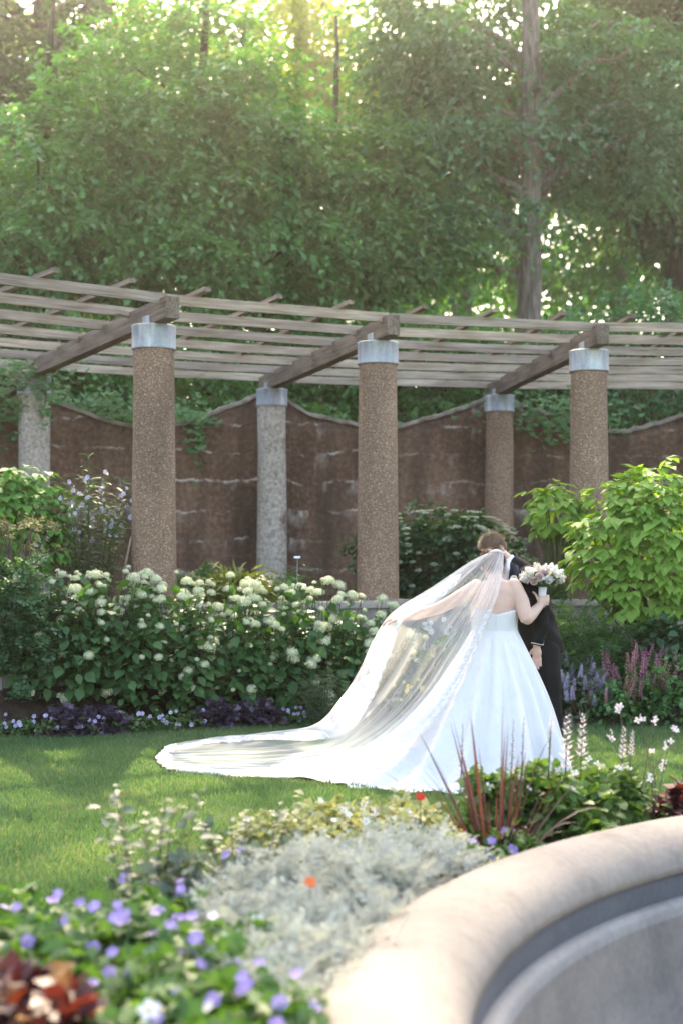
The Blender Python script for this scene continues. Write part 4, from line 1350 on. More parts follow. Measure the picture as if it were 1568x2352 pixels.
ivy('ivy draped over the top of the left rear column', [sp(60, 850, 17.75, .28, .10, 240), sp(0, 900, 17.9, .25, .22, 260), sp(100, 905, 17.75, .10, .18, 90), sp(-20, 960, 18.0, .22, .25, 160)], 420)
ivy('thin strand of ivy hanging down the brown wall behind the first front column', [sp(455, 985, 19.2, .06, .22, 90), sp(440, 960, 19.3, .18, .07, 120)], 421)
ivy('ivy spilling over the wall dip left of the first front column', [sp(270, 935, 18.8, .40, .08, 190), sp(200, 915, 18.6, .35, .08, 140)], 422)
ivy('leafy creeper on the wall beside the right rear column', [sp(1260, 945, 20.3, .5, .12, 330), sp(1290, 980, 20.3, .3, .10, 120)], 423)
# dead stalk leaning by the first column, and a small plant marker
st = thing('dead_stalk', at(290, 13.75), 'bare dry brown stalk leaning beside the first front column', 'stalk')
V, F = tube_arrays([P(283, 1330, 13.75), P(290, 1290, 13.75), P(302, 1232, 13.75)], [.013, .011, .008], 7)
link('stalk', mesh_np('stalk', V, F, True), st, plain_mat('dry stalk', (.33, .24, .17), (.2, .14, .1), .9, 30))
mk = thing('plant_marker', at(683, 14.0), 'tiny white plant marker on a thin stake behind the hydrangeas', 'plant marker')
V, F = tube_arrays([at(683, 14.0), P(683, 1281, 14.0)], [.002, .002], 5)
link('stake', mesh_np('stake', V, F), mk, M['galv'])
bm = bmesh.new(); box_bm(bm, (.06, .006, .022), Matrix.Translation(P(683, 1280, 13.99)) @ Matrix.Rotation(R(-25), 4, 'X'))
link('plate', mesh_bm('plate', bm), mk, plain_mat('white plate', (.75, .75, .78), (.65, .65, .68), .5))

# ================================================================ people
def ell_arrays(c, r, axes=None, n=14):
    """closed ellipsoid"""
    bm = bmesh.new(); bmesh.ops.create_icosphere(bm, subdivisions=3, radius=1.0)
    V = np.array([tuple(v.co) for v in bm.verts]); F = np.array([[v.index for v in f.verts] for f in bm.faces]); bm.free()
    V = V * np.asarray(r, float)
    if axes is not None: V = V @ np.asarray(axes, float)          # rows of axes are the local x, y, z directions
    return V + np.asarray(c, float), F


def fused(name, parts, voxel, smooth=6, fac=.5):
    """several closed shapes grown into one continuous skin"""
    V, F = join_arrays(parts)
    me = mesh_np(name + '_raw', V, F)
    ob = bpy.data.objects.new(name + '_raw', me); COL.objects.link(ob)
    md = ob.modifiers.new('r', 'REMESH'); md.mode = 'VOXEL'; md.voxel_size = voxel; md.use_smooth_shade = True
    if smooth:
        sm = ob.modifiers.new('s', 'SMOOTH'); sm.factor = fac; sm.iterations = smooth
    dg = bpy.context.evaluated_depsgraph_get()
    out = bpy.data.meshes.new_from_object(ob.evaluated_get(dg))
    out.name = name
    bpy.data.objects.remove(ob); bpy.data.meshes.remove(me)
    out.materials.clear()
    return out


def limb(pts, rad_, ell=1.0, ref=(0.13, 0.21, 0.97), n=16):
    """smooth tapered limb through joints, rounded ends"""
    pts = np.array([tuple(p) for p in pts], float); k = len(pts)
    t = np.linspace(0, k - 1, (k - 1) * 5 + 1)
    q = np.stack([np.interp(t, range(k), pts[:, a]) for a in range(3)], 1)
    for _ in range(2): q[1:-1] = (q[:-2] + 2 * q[1:-1] + q[2:]) / 4
    rr_ = np.interp(t, range(k), rad_)
    parts = [tube_arrays(q, rr_, n, ell, True, ref)]
    for e, r_ in ((q[0], rr_[0]), (q[-1], rr_[-1])): parts.append(ell_arrays(e, (r_, r_, r_)))
    return parts


def head_parts(c, face, up, s=1.0, ears=True):
    """skull, jaw, brow, nose, chin, lips and ears; face = looking direction"""
    f = Vector(face).normalized(); u = Vector(up); u = (u - f * u.dot(f)).normalized(); r_ = f.cross(u)
    A = np.array([tuple(r_), tuple(f), tuple(u)]); c = np.array(c, float)
    at_ = lambda x, y, z: c + (np.array([x, y, z]) * s) @ A
    E_ = lambda p, r3: ell_arrays(at_(*p), np.array(r3) * s, A)
    ps = [E_((0, -.012, .022), (.074, .094, .090)), E_((0, .022, -.030), (.060, .070, .082)), E_((0, .050, -.088), (.034, .036, .026)),
          E_((0, .088, .028), (.046, .012, .012)), E_((0, .103, -.022), (.011, .016, .026)), E_((0, .110, -.034), (.015, .013, .010)), E_((0, .088, -.062), (.024, .012, .010))]
    for q in (-1, 1):
        ps.append(E_((q * .038, .070, -.018), (.022, .020, .020)))
        if ears: ps.append(E_((q * .076, -.012, -.008), (.012, .023, .036)))
    return ps, A, at_


def finger(p0, d, bend, lens, r0, side):
    """three-phalanx finger curling about the axis 'side'"""
    p = Vector(p0); d = Vector(d).normalized(); ax = Vector(side).normalized(); pts = [p]
    for L, b in zip(lens, bend):
        d = Quaternion(ax, b) @ d; p = p + d * L; pts.append(p)
    return limb(pts, [r0, r0 * .95, r0 * .88, r0 * .72], n=10)


def skin_mat(name, a, b, blush):
    m, nt, out = mat_new(name)
    tc = nd(nt, 'ShaderNodeTexCoord')
    n1 = nd(nt, 'ShaderNodeTexNoise'); n1.inputs['Scale'].default_value = 9; n1.inputs['Detail'].default_value = 5
    n2 = nd(nt, 'ShaderNodeTexNoise'); n2.inputs['Scale'].default_value = 160; n2.inputs['Detail'].default_value = 3
    for n in (n1, n2): nt.links.new(tc.outputs['Object'], n.inputs['Vector'])
    col = ramp(nt, n1.outputs['Fac'], [(0.35, a), (0.55, b), (0.7, blush)])
    p = nd(nt, 'ShaderNodeBsdfPrincipled'); p.inputs['Roughness'].default_value = .5; p.inputs['Specular IOR Level'].default_value = .35
    p.inputs['Subsurface Weight'].default_value = .25; p.inputs['Subsurface Radius'].default_value = (1, .4, .25); p.inputs['Subsurface Scale'].default_value = .01
    nt.links.new(col, p.inputs['Base Color'])
    bp = nd(nt, 'ShaderNodeBump'); bp.inputs['Strength'].default_value = .12; bp.inputs['Distance'].default_value = .003
    nt.links.new(n2.outputs['Fac'], bp.inputs['Height']); nt.links.new(bp.outputs[0], p.inputs['Normal'])
    nt.links.new(p.outputs[0], out.inputs['Surface'])
    return m


def cloth_mat(name, a, b, rough, scale=300, bump=.15, sheen=.2, spec=.3):
    m, nt, out = mat_new(name)
    tc = nd(nt, 'ShaderNodeTexCoord')
    n1 = nd(nt, 'ShaderNodeTexNoise'); n1.inputs['Scale'].default_value = 6; n1.inputs['Detail'].default_value = 4
    n2 = nd(nt, 'ShaderNodeTexNoise'); n2.inputs['Scale'].default_value = scale; n2.inputs['Detail'].default_value = 2
    for n in (n1, n2): nt.links.new(tc.outputs['Object'], n.inputs['Vector'])
    p = nd(nt, 'ShaderNodeBsdfPrincipled'); p.inputs['Roughness'].default_value = rough; p.inputs['Specular IOR Level'].default_value = spec
    p.inputs['Sheen Weight'].default_value = sheen
    nt.links.new(ramp(nt, n1.outputs['Fac'], [(0.35, b), (0.65, a)]), p.inputs['Base Color'])
    bp = nd(nt, 'ShaderNodeBump'); bp.inputs['Strength'].default_value = bump; bp.inputs['Distance'].default_value = .002
    nt.links.new(n2.outputs['Fac'], bp.inputs['Height']); nt.links.new(bp.outputs[0], p.inputs['Normal'])
    nt.links.new(p.outputs[0], out.inputs['Surface'])
    return m


M['skin'] = skin_mat('fair skin', (.60, .395, .305), (.65, .44, .345), (.64, .40, .32))
M['skin2'] = skin_mat('ruddy skin', (.56, .34, .25), (.60, .38, .29), (.60, .32, .25))
M['satin'] = cloth_mat('white satin', (.69, .68, .675), (.67, .66, .655), .42, 400, .06, .25, .4)
nt = M['satin'].node_tree
pr = [n for n in nt.nodes if n.type == 'BSDF_PRINCIPLED'][0]; b0 = pr.inputs['Normal'].links[0].from_node
tcn = nd(nt, 'ShaderNodeTexCoord'); mpn = nd(nt, 'ShaderNodeMapping'); mpn.inputs['Scale'].default_value = (1, 1, .28); nn = nd(nt, 'ShaderNodeTexNoise'); nn.inputs['Scale'].default_value = 7; nn.inputs['Detail'].default_value = 3
nt.links.new(tcn.outputs['Object'], mpn.inputs['Vector']); nt.links.new(mpn.outputs[0], nn.inputs['Vector'])
b1 = nd(nt, 'ShaderNodeBump'); b1.inputs['Strength'].default_value = .8; b1.inputs['Distance'].default_value = .05
nt.links.new(nn.outputs['Fac'], b1.inputs['Height']); nt.links.new(b0.outputs[0], b1.inputs['Normal']); nt.links.new(b1.outputs[0], pr.inputs['Normal'])
M['suit'] = cloth_mat('charcoal suit', (.013, .012, .012), (.008, .008, .008), .85, 500, .3, 0.0, .15)
M['lapel'] = cloth_mat('navy satin lapel', (.012, .015, .024), (.009, .011, .018), .5, 500, .1, 0.0)
M['trouser'] = cloth_mat('dark trousers', (.016, .014, .014), (.010, .009, .009), .85, 500, .3, 0.0, .15)
M['shirt'] = cloth_mat('white shirt', (.78, .79, .83), (.74, .76, .81), .7, 500, .1)
M['lining'] = cloth_mat('tan lining', (.36, .27, .20), (.30, .22, .165), .6, 300, .1)
M['hair_m'] = plain_mat('short brown hair', (.24, .155, .095), (.11, .068, .042), .6, 90, .4, stretch=(1, 1, .3))
M['hair_f'] = plain_mat('dark blonde hair', (.16, .10, .065), (.08, .05, .032), .5, 60, .4, stretch=(1, 1, .3))
M['leather'] = plain_mat('black leather', (.012, .011, .011), (.008, .008, .008), .3, 20, .5)
M['eye_white'] = plain_mat('eye', (.7, .68, .66), (.6, .58, .56), .3)
M['lips'] = plain_mat('lips', (.45, .19, .17), (.38, .15, .14), .5)


def hair_tufts(mat_c, A, at_, n, length, seed, s=1.0, hemi=(-.55,), lift=.35, fwd=.4):
    """hair: a close cap plus many short locks lying back from the crown"""
    g = np.random.default_rng(seed)
    d = unit(g.normal(size=(n * 3, 3)))
    keep = (d[:, 2] > -.35 + .55 * np.clip(d[:, 1] + .1, 0, 1) * 1.6) & ~((d[:, 1] > .55) & (d[:, 2] < .45))
    d = d[keep][:n]; n = len(d)
    base = d * np.array([.079, .099, .095]) + np.array([0, -.012, .024])
    pos = np.array([at_(*b) for b in base])
    flow = np.stack([d[:, 0] * .5, np.full(n, fwd), -.55 + d[:, 2] * .3], 1) + d * lift + g.normal(0, .18, (n, 3))
    return pos, unit(flow @ A), unit(d @ A), length * g.uniform(.6, 1.2, n) * s


# ---------------------------------------------------------------- the groom
gx, gy = 1.50, 10.46
groom = thing('person', (gx, gy, 0), 'man in charcoal suit bowing his head over the bride', 'person', 'wedding couple on the lawn')
g_head = np.array([1.115, 10.50, 1.612])
hp_, hA, hat = head_parts(g_head, (-.62, -.42, -.66), (-.55, -.35, 1), 1.02)
torso = [tube_arrays([(1.48, 10.49, .80), (1.475, 10.49, .92), (1.445, 10.49, 1.05), (1.40, 10.485, 1.20), (1.36, 10.48, 1.32), (1.325, 10.48, 1.42), (1.30, 10.48, 1.47)], [.115, .125, .115, .12, .125, .105, .06], 24, [1.25, 1.25, 1.2, 1.3, 1.4, 1.6, 1.3], True, (0, 1, 0))]
body = torso + hp_ + limb([(1.305, 10.485, 1.43), (1.235, 10.49, 1.50), (1.17, 10.495, 1.56)], [.068, .060, .058])
body += limb([(1.36, 10.335, 1.415), (1.445, 10.285, 1.165), (1.412, 10.262, .955), (1.405, 10.258, .915)], [.058, .048, .034, .029])          # left arm
body += limb([(1.31, 10.66, 1.41), (1.22, 10.72, 1.20), (1.13, 10.56, 1.15), (1.09, 10.47, 1.16)], [.058, .048, .034, .029])              # right arm round her waist
for dy, kx in ((-.09, 0), (.10, -.02)):
    body += limb([(1.475, gy + .02 + dy, .86), (1.505 + kx, gy + dy, .48), (1.545 + kx, gy + dy, .09)], [.095, .065, .042])
    body += [ell_arrays((1.50 + kx, gy + dy - .02, .045), (.125, .045, .042), [(1, .35, 0), (-.35, 1, 0), (0, 0, 1)])]
# left hand hanging: back of the hand to the camera, fingers curled a little
hw = Vector((1.404, 10.252, .905))
body += [ell_arrays(hw + Vector((0, -.004, -.040)), (.036, .017, .048))]
for k, (ox, L, b) in enumerate([(-.027, .030, .16), (-.009, .034, .12), (.010, .032, .18), (.027, .025, .26)]):
    body += finger(hw + Vector((ox, -.004, -.078)), (ox * .8 - .04, .04, -1), (b, b + .22, b + .15), (L * 1.25, L * .85, L * .65), .0092, (-1, 0, 0))
body += finger(hw + Vector((-.030, .006, -.020)), (-.55, .15, -.8), (.0, -.2, -.2), (.030, .026, .022), .0105, (0, 1, 0))
hw2 = Vector((1.055, 10.42, 1.16))
body += [ell_arrays(hw2, (.045, .018, .035))]
for k in range(4): body += finger(hw2 + Vector((-.035, 0, .024 - .016 * k)), (-1, -.25, -.1), (.1, .3, .3), (.035, .026, .02), .009, (0, 0, 1))
body += finger(hw2 + Vector((.0, 0, .030)), (-.6, -.2, .8), (0, .2, .2), (.03, .025, .02), .0105, (0, 1, 0))
link('body', fused('body', body, .0048, 4), groom, M['skin2'])
# hair
cap = [ell_arrays(hat(0, -.016, .030), np.array([.080, .098, .092]) * 1.02, hA), ell_arrays(hat(0, -.055, -.012), np.array([.068, .058, .075]), hA)]
cm = fused('hair', cap, .006, 3)
# cut away the face side of the cap
bm = bmesh.new(); bm.from_mesh(cm)
f_ = Vector(hA[1]); u_ = Vector(hA[2]); cc = Vector(tuple(hat(0, 0, 0)))
kill = [v for v in bm.verts if (v.co - cc).dot(f_) > .045 - .0 and (v.co - cc).dot(u_) < .062 or (v.co - cc).dot(f_) > -.005 and (v.co - cc).dot(u_) < .012]
bmesh.ops.delete(bm, geom=kill, context='VERTS'); bm.to_mesh(cm); bm.free()
hair = link('hair', cm, groom, M['hair_m'])
pos, D, N, sz = hair_tufts(None, hA, hat, 3600, .024, 5, lift=.7, fwd=.3)
V, F = leaves_arrays(pos, D, N, sz, 'blade', .10)
link('hair_locks', mesh_np('hair_locks', V, F), hair, leaf_mat('brown locks', (.11, .068, .04), (.30, .20, .125), .1, .5, (1, 1, 1), .4))
for q in (-1, 1):
    V, F = ell_arrays(hat(q * .033, .083, .012), (.012, .010, .010), hA); link('eye', mesh_np('eye', V, F, True), groom, M['eye_white'])
# trousers, jacket, shirt
tr = [tube_arrays([(1.482, 10.49, .78), (1.478, 10.49, .90), (1.455, 10.49, 1.02)], [.140, .143, .13], 28, [1.2, 1.2, 1.2], True, (0, 1, 0))]
for dy, kx in ((-.095, .0), (.10, -.02)):
    tr += limb([(1.482, gy + .02 + dy, .86), (1.505 + kx, gy + dy, .62), (1.515 + kx, gy + dy, .46), (1.540 + kx, gy + dy, .20), (1.548 + kx, gy + dy, .06)], [.108, .096, .088, .080, .082])
tm = fused('trousers', tr, .008, 6)
for v in tm.vertices:        # creases and breaks in the cloth
    z = v.co.z; v.co.x += .006 * math.sin(z * 26 + v.co.y * 18) * max(0, 1 - z * 1.0)
link('trousers', tm, groom, M['trouser'])
jk = [tube_arrays([(1.478, 10.49, .84), (1.470, 10.49, .93), (1.44, 10.49, 1.05), (1.405, 10.485, 1.18), (1.368, 10.48, 1.30), (1.338, 10.48, 1.39), (1.315, 10.48, 1.445), (1.295, 10.48, 1.475)],
                  [.160, .152, .140, .142, .146, .135, .10, .06], 30, [1.12, 1.14, 1.18, 1.25, 1.3, 1.40, 1.6, 1.4], True, (0, 1, 0))]
jk += limb([(1.35, 10.345, 1.408), (1.405, 10.305, 1.30), (1.447, 10.278, 1.165), (1.432, 10.266, 1.06), (1.415, 10.26, .955)], [.074, .068, .064, .056, .050])
jk += limb([(1.31, 10.64, 1.40), (1.22, 10.72, 1.20), (1.14, 10.58, 1.15)], [.072, .064, .050])
jm = fused('jacket', jk, .008, 6)
for v in jm.vertices:
    z = v.co.z
    v.co.y += .005 * math.sin(z * 40 + v.co.x * 30) * (1 if z < 1.3 else .3); v.co.x += .004 * math.sin(z * 33 + v.co.y * 25)
jacket = link('jacket', jm, groom, M['suit'])
# shirt collar band round the neck and the jacket collar behind it
V, F = tube_arrays([(1.272, 10.486, 1.452), (1.232, 10.488, 1.496), (1.206, 10.491, 1.523)], [.078, .074, .070], 28, 1, False)
link('collar_band', mesh_np('collar_band', V, F, True), groom, M['shirt'])
V, F = tube_arrays([(1.315, 10.484, 1.425), (1.275, 10.486, 1.466), (1.226, 10.489, 1.507)], [.108, .094, .080], 28, 1, False)
jc = link('jacket_collar', mesh_np('jacket_collar', V, F, True), jacket, M['suit'])
# cuff, sleeve buttons
V, F = tube_arrays([(1.415, 10.26, .962), (1.408, 10.258, .925)], [.046, .045], 24, 1, True)
link('shirt_cuff', mesh_np('shirt_cuff', V, F, True), groom, M['shirt'])
for k in range(4):
    V, F = ell_arrays((1.466 - .003 * k, 10.243, .978 + .017 * k), (.006, .006, .006)); link('button', mesh_np('button', V, F, True), jacket, M['leather'])
# collar and shirt front, showing between head and lapel
def strip(rows):
    """sheet through rows of points"""
    nv = len(rows[0]); return np.array([tuple(p) for r_ in rows for p in r_]), grid_faces(len(rows), nv)


V, F = strip([[P(1150, y, 10.36), P(1162, y, 10.33), P(1172 - (y - 1290) * .06, y, 10.335)] for y in (1286, 1300, 1315, 1332, 1350)])
sh = link('shirt', mesh_np('shirt', V, F, True), groom, M['shirt'])
so = sh.modifiers.new('thick', 'SOLIDIFY'); so.thickness = .006
V, F = strip([[P(1158, 1283, 10.325), P(1166, 1285, 10.315), P(1173, 1294, 10.33)], [P(1156, 1300, 10.315), P(1165, 1304, 10.305), P(1172, 1309, 10.32)], [P(1157, 1313, 10.315), P(1164, 1315, 10.305), P(1171, 1313, 10.322)]])
co = link('collar', mesh_np('collar', V, F, True), sh, M['shirt']); so = co.modifiers.new('thick', 'SOLIDIFY'); so.thickness = .005
V, F = strip([[P(1171, 1290, 10.325), P(1180, 1294, 10.30), P(1188, 1300, 10.31)], [P(1170, 1310, 10.315), P(1183, 1312, 10.29), P(1192, 1316, 10.295)], [P(1168, 1330, 10.31), P(1184, 1332, 10.285), P(1196, 1334, 10.285)], [P(1167, 1352, 10.31), P(1183, 1354, 10.285), P(1192, 1356, 10.285)]])
lp = link('lapel', mesh_np('lapel', V, F, True), jacket, M['lapel']); so = lp.modifiers.new('thick', 'SOLIDIFY'); so.thickness = .006
# open vent at the back with the tan lining
V, F = strip([[P(1248, 1408, 10.40), P(1257, 1404, 10.39)], [P(1252, 1450, 10.36), P(1264, 1450, 10.35)], [P(1258, 1489, 10.35), P(1272, 1490, 10.34)]])
ln_ = link('lining', mesh_np('lining', V, F, True), jacket, M['lining']); so = ln_.modifiers.new('thick', 'SOLIDIFY'); so.thickness = .004
V, F = strip([[P(1256, 1402, 10.395), P(1259, 1401, 10.42)], [P(1263, 1450, 10.355), P(1268, 1450, 10.40)], [P(1271, 1491, 10.345), P(1276, 1492, 10.40)]])
vt = link('vent_flap', mesh_np('vent_flap', V, F, True), jacket, M['suit']); so = vt.modifiers.new('thick', 'SOLIDIFY'); so.thickness = .006
# shoes
for dy, kx in ((-.09, 0), (.10, -.02)):
    V, F = ell_arrays((1.50 + kx, gy + dy - .02, .048), (.150, .055, .052), [(1, .35, 0), (-.35, 1, 0), (0, 0, 1)])
    V[:, 2] = np.maximum(V[:, 2], .008)
    link('shoe', mesh_np('shoe', V, F, True), groom, M['leather'])
# white rose on the lapel
PETW = [petal_disc(5, seed=s, wid=.5, cup=.5) for s in range(3)]


def rose_mesh(name, mats, seed, layers=4):
    """rose: nested cups of overlapping petals, radius 1, facing +Z"""
    g = random.Random(seed); V, F = [], []
    for L in range(layers):
        rr_ = 1.0 - .22 * L; np_ = 6 - (L > 1); tilt = .35 + .22 * L
        for k in range(np_):
            a0 = 2 * math.pi * k / np_ + L * .6 + g.uniform(-.1, .1); b = len(V)
            for i in range(4):
                for j in range(5):
                    t = i / 3; s_ = (j - 2) / 2
                    a = a0 + s_ * (.62 if t > .2 else .35)
                    q = rr_ * (.18 + .82 * t * (1 - .10 * s_ * s_)) * (1 - .28 * tilt * t)
                    z = -.35 + (.25 + tilt) * t * (1 - .12 * s_ * s_) - (.22 * t ** 3 if L == 0 else .05 * t ** 3) + .12 * L
                    V.append((q * math.cos(a), q * math.sin(a), z + g.uniform(-.015, .015)))
            for i in range(3):
                for j in range(4):
                    p = b + i * 5 + j; F += [(p, p + 1, p + 6), (p, p + 6, p + 5)]
    b = len(V); bm = bmesh.new(); bmesh.ops.create_icosphere(bm, subdivisions=1, radius=.3)
    V += [(v.co.x, v.co.y, v.co.z + .18) for v in bm.verts]; F += [tuple(b + v.index for v in f.verts) for f in bm.faces]; bm.free()
    me = mesh_np(name, np.array(V), np.array(F), True); me.materials.append(mats)
    return me


M['rose_w'] = petal_mat('white rose', (.80, .78, .73), (.83, .81, .77), .2)
M['rose_c'] = petal_mat('cream rose', (.78, .75, .60), (.80, .77, .66), .2)
M['rose_p'] = petal_mat('blush rose', (.66, .50, .46), (.74, .60, .56), .2)
ROSE = {k: [rose_mesh('rose', M[k], s) for s in range(2)] for k in ('rose_w', 'rose_c', 'rose_p')}
bo = thing('boutonniere', P(1179, 1330, 10.25), 'small white rose pinned to the dark lapel of the man', 'boutonniere')
put(bo, ROSE['rose_w'], [tuple(P(1179, 1329, 10.245))], [(-.1, -1, .35)], .030, 'rose')
V, F = leaves_arrays(np.array([tuple(P(1186, 1330, 10.26)), tuple(P(1190, 1326, 10.262))]), np.array([(1, -.3, .1), (1, -.2, .5)]), np.array([(0, -1, .5), (0, -1, .3)]), .045, 'oval')
link('leaf', mesh_np('leaf', V, F), bo, M['hyd_leaf'])

# ---------------------------------------------------------------- the bride
BX, BY = 1.087, 10.15
bride = thing('person', (BX, BY, 0), 'woman in a strapless white wedding gown seen from behind', 'person', 'wedding couple on the lawn')
hp_, bA, bat = head_parts((1.085, 10.275, 1.490), (.10, .75, -.45), (0, .45, 1), .96)
body = hp_ + [tube_arrays([(BX, 10.17, .82), (BX, 10.17, .92), (BX, 10.15, 1.04), (BX + .003, 10.15, 1.12), (BX + .006, 10.155, 1.22), (BX + .012, 10.165, 1.31), (BX + .016, 10.18, 1.365), (BX + .016, 10.19, 1.395)],
                          [.165, .17, .148, .150, .158, .158, .118, .055], 28, [.78, .78, .74, .72, .70, .64, .62, .9], True, (0, 1, 0))]
body += [ell_arrays((BX - .075, 10.24, 1.20), (.062, .055, .062)), ell_arrays((BX + .078, 10.24, 1.20), (.062, .055, .062))]
body += [ell_arrays((BX - .068, 10.105, 1.275), (.062, .030, .075)), ell_arrays((BX + .085, 10.105, 1.275), (.062, .030, .075))]      # shoulder blades
body += limb([(BX + .014, 10.185, 1.36), (BX + .006, 10.215, 1.42), (1.087, 10.25, 1.465)], [.060, .050, .048])
# right arm bent up to the bouquet
body += limb([(1.225, 10.155, 1.345), (1.278, 10.10, 1.235), (1.300, 10.055, 1.110), (1.345, 10.105, 1.148), (1.405, 10.165, 1.198), (1.425, 10.185, 1.216)], [.060, .056, .046, .044, .032, .028])
# left arm stretched out under the veil
body += limb([(.960, 10.150, 1.340), (.83, 10.125, 1.262), (.685, 10.10, 1.190), (.56, 10.075, 1.155), (.437, 10.05, 1.124)], [.057, .052, .042, .038, .027])
for s in (-1, 1): body += limb([(BX + s * .085, 10.16, .86), (BX + s * .08, 10.17, .48), (BX + s * .075, 10.15, .10)], [.09, .062, .038]) + [ell_arrays((BX + s * .075, 10.21, .06), (.04, .10, .035))]
# right hand round the bouquet handle: back of the hand to the camera
hc = Vector((1.437, 10.176, 1.238))
body += [ell_arrays(hc, (.038, .019, .040), [(.94, 0, .34), (0, 1, 0), (-.34, 0, .94)])]
for k in range(4):
    body += finger(hc + Vector((.030 + .004 * k - .004 * k * k * .4, .006, .034 - .019 * k)), (.75, .62, .12), (0.25, 1.0, .95), (.026, .026, .020), .0092, (0, 0, 1))
body += finger(hc + Vector((-.030, .006, .004)), (-.35, .25, .95), (0, -.15, -.35), (.030, .026, .020), .0105, (0, 1, 0))
# left hand pinching the edge of the veil
hc = Vector((.398, 10.045, 1.117))
body += [ell_arrays(hc, (.046, .034, .018))]
for k, L in enumerate((.030, .034, .032, .026)):
    body += finger(hc + Vector((-.040, -.026 + .017 * k, .002)), (-1, -.05 + .04 * k, -.10), (-.20, -.45, -.45), (L * 1.2, L * .85, L * .65), .0086, (0, 1, 0))
body += finger(hc + Vector((-.010, -.032, -.004)), (-.85, -.35, -.25), (0, -.2, -.3), (.03, .026, .02), .0098, (0, 1, 0))
bm_ = fused('body', body, .0048, 5)
link('body', bm_, bride, M['skin'])
# hair gathered in a low bun
hr = fused('hair', [ell_arrays(bat(0, -.020, .026), np.array([.082, .100, .094]), bA), ell_arrays(bat(0, -.070, -.02), np.array([.066, .055, .07]), bA), ell_arrays(bat(0, -.118, -.012), np.array([.052, .042, .046]), bA)], .006, 3)
bm = bmesh.new(); bm.from_mesh(hr)
f_ = Vector(bA[1]); u_ = Vector(bA[2]); cc = Vector(tuple(bat(0, 0, 0)))
kill = [v for v in bm.verts if (v.co - cc).dot(f_) > .05 and (v.co - cc).dot(u_) < .07 or (v.co - cc).dot(f_) > .02 and (v.co - cc).dot(u_) < .0]
bmesh.ops.delete(bm, geom=kill, context='VERTS'); bm.to_mesh(hr); bm.free()
hair = link('hair', hr, bride, M['hair_f'])
pos, D, N, sz = hair_tufts(None, bA, bat, 1500, .06, 8, lift=.02, fwd=-.7)
V, F = leaves_arrays(pos, D, N, sz, 'blade', .07); link('hair_locks', mesh_np('hair_locks', V, F), hair, leaf_mat('blonde locks', (.10, .06, .04), (.24, .155, .10), .1, .5, (1, 1, 1), .4))
for q in (-1, 1):
    V, F = ell_arrays(bat(q * .033, .080, .008), (.011, .010, .009), bA); link('eye', mesh_np('eye', V, F, True), bride, M['eye_white'])
V, F = ell_arrays(bat(0, .092, -.060), (.022, .008, .007), bA); link('lips', mesh_np('lips', V, F, True), bride, M['lips'])

# bodice
nth = 72; rows = []
for i, t in enumerate(np.linspace(0, 1, 9)):
    row = []
    for k in range(nth):
        a = 2 * math.pi * k / nth; ca, sa = math.cos(a), math.sin(a)       # sa < 0: towards the camera, her back
        top = 1.150 + .036 * min(1, abs(ca) * 1.15) + (.05 * max(0, sa))
        z = 1.018 + (top - 1.018) * t
        rx = np.interp(z, [1.0, 1.04, 1.12, 1.22], [.166, .160, .163, .171]); ry = rx * (.76 if sa < 0 else np.interp(z, [1.0, 1.1, 1.2], [.74, .82, 1.0]))
        cxx = BX + np.interp(z, [1.0, 1.2], [0, .005])
        row.append((cxx + rx * ca, BY + .003 + ry * sa, z))
    rows.append(row)
V = np.array([p for r_ in rows for p in r_])
bd = link('bodice', mesh_np('bodice', V, grid_faces(9, nth, True), True), bride, M['satin'])
so = bd.modifiers.new('thick', 'SOLIDIFY'); so.thickness = .004; so.offset = 1
btn = None
for k in range(12):
    z = 1.150 - .0105 * k
    rx = np.interp(z, [1.0, 1.04, 1.12, 1.22], [.166, .160, .163, .171])
    V, F = ell_arrays((BX + .001, BY - .004 - rx * .76, z), (.0042, .0042, .0042)); link('button', mesh_np('button', V, F, True), bd, M['satin'])

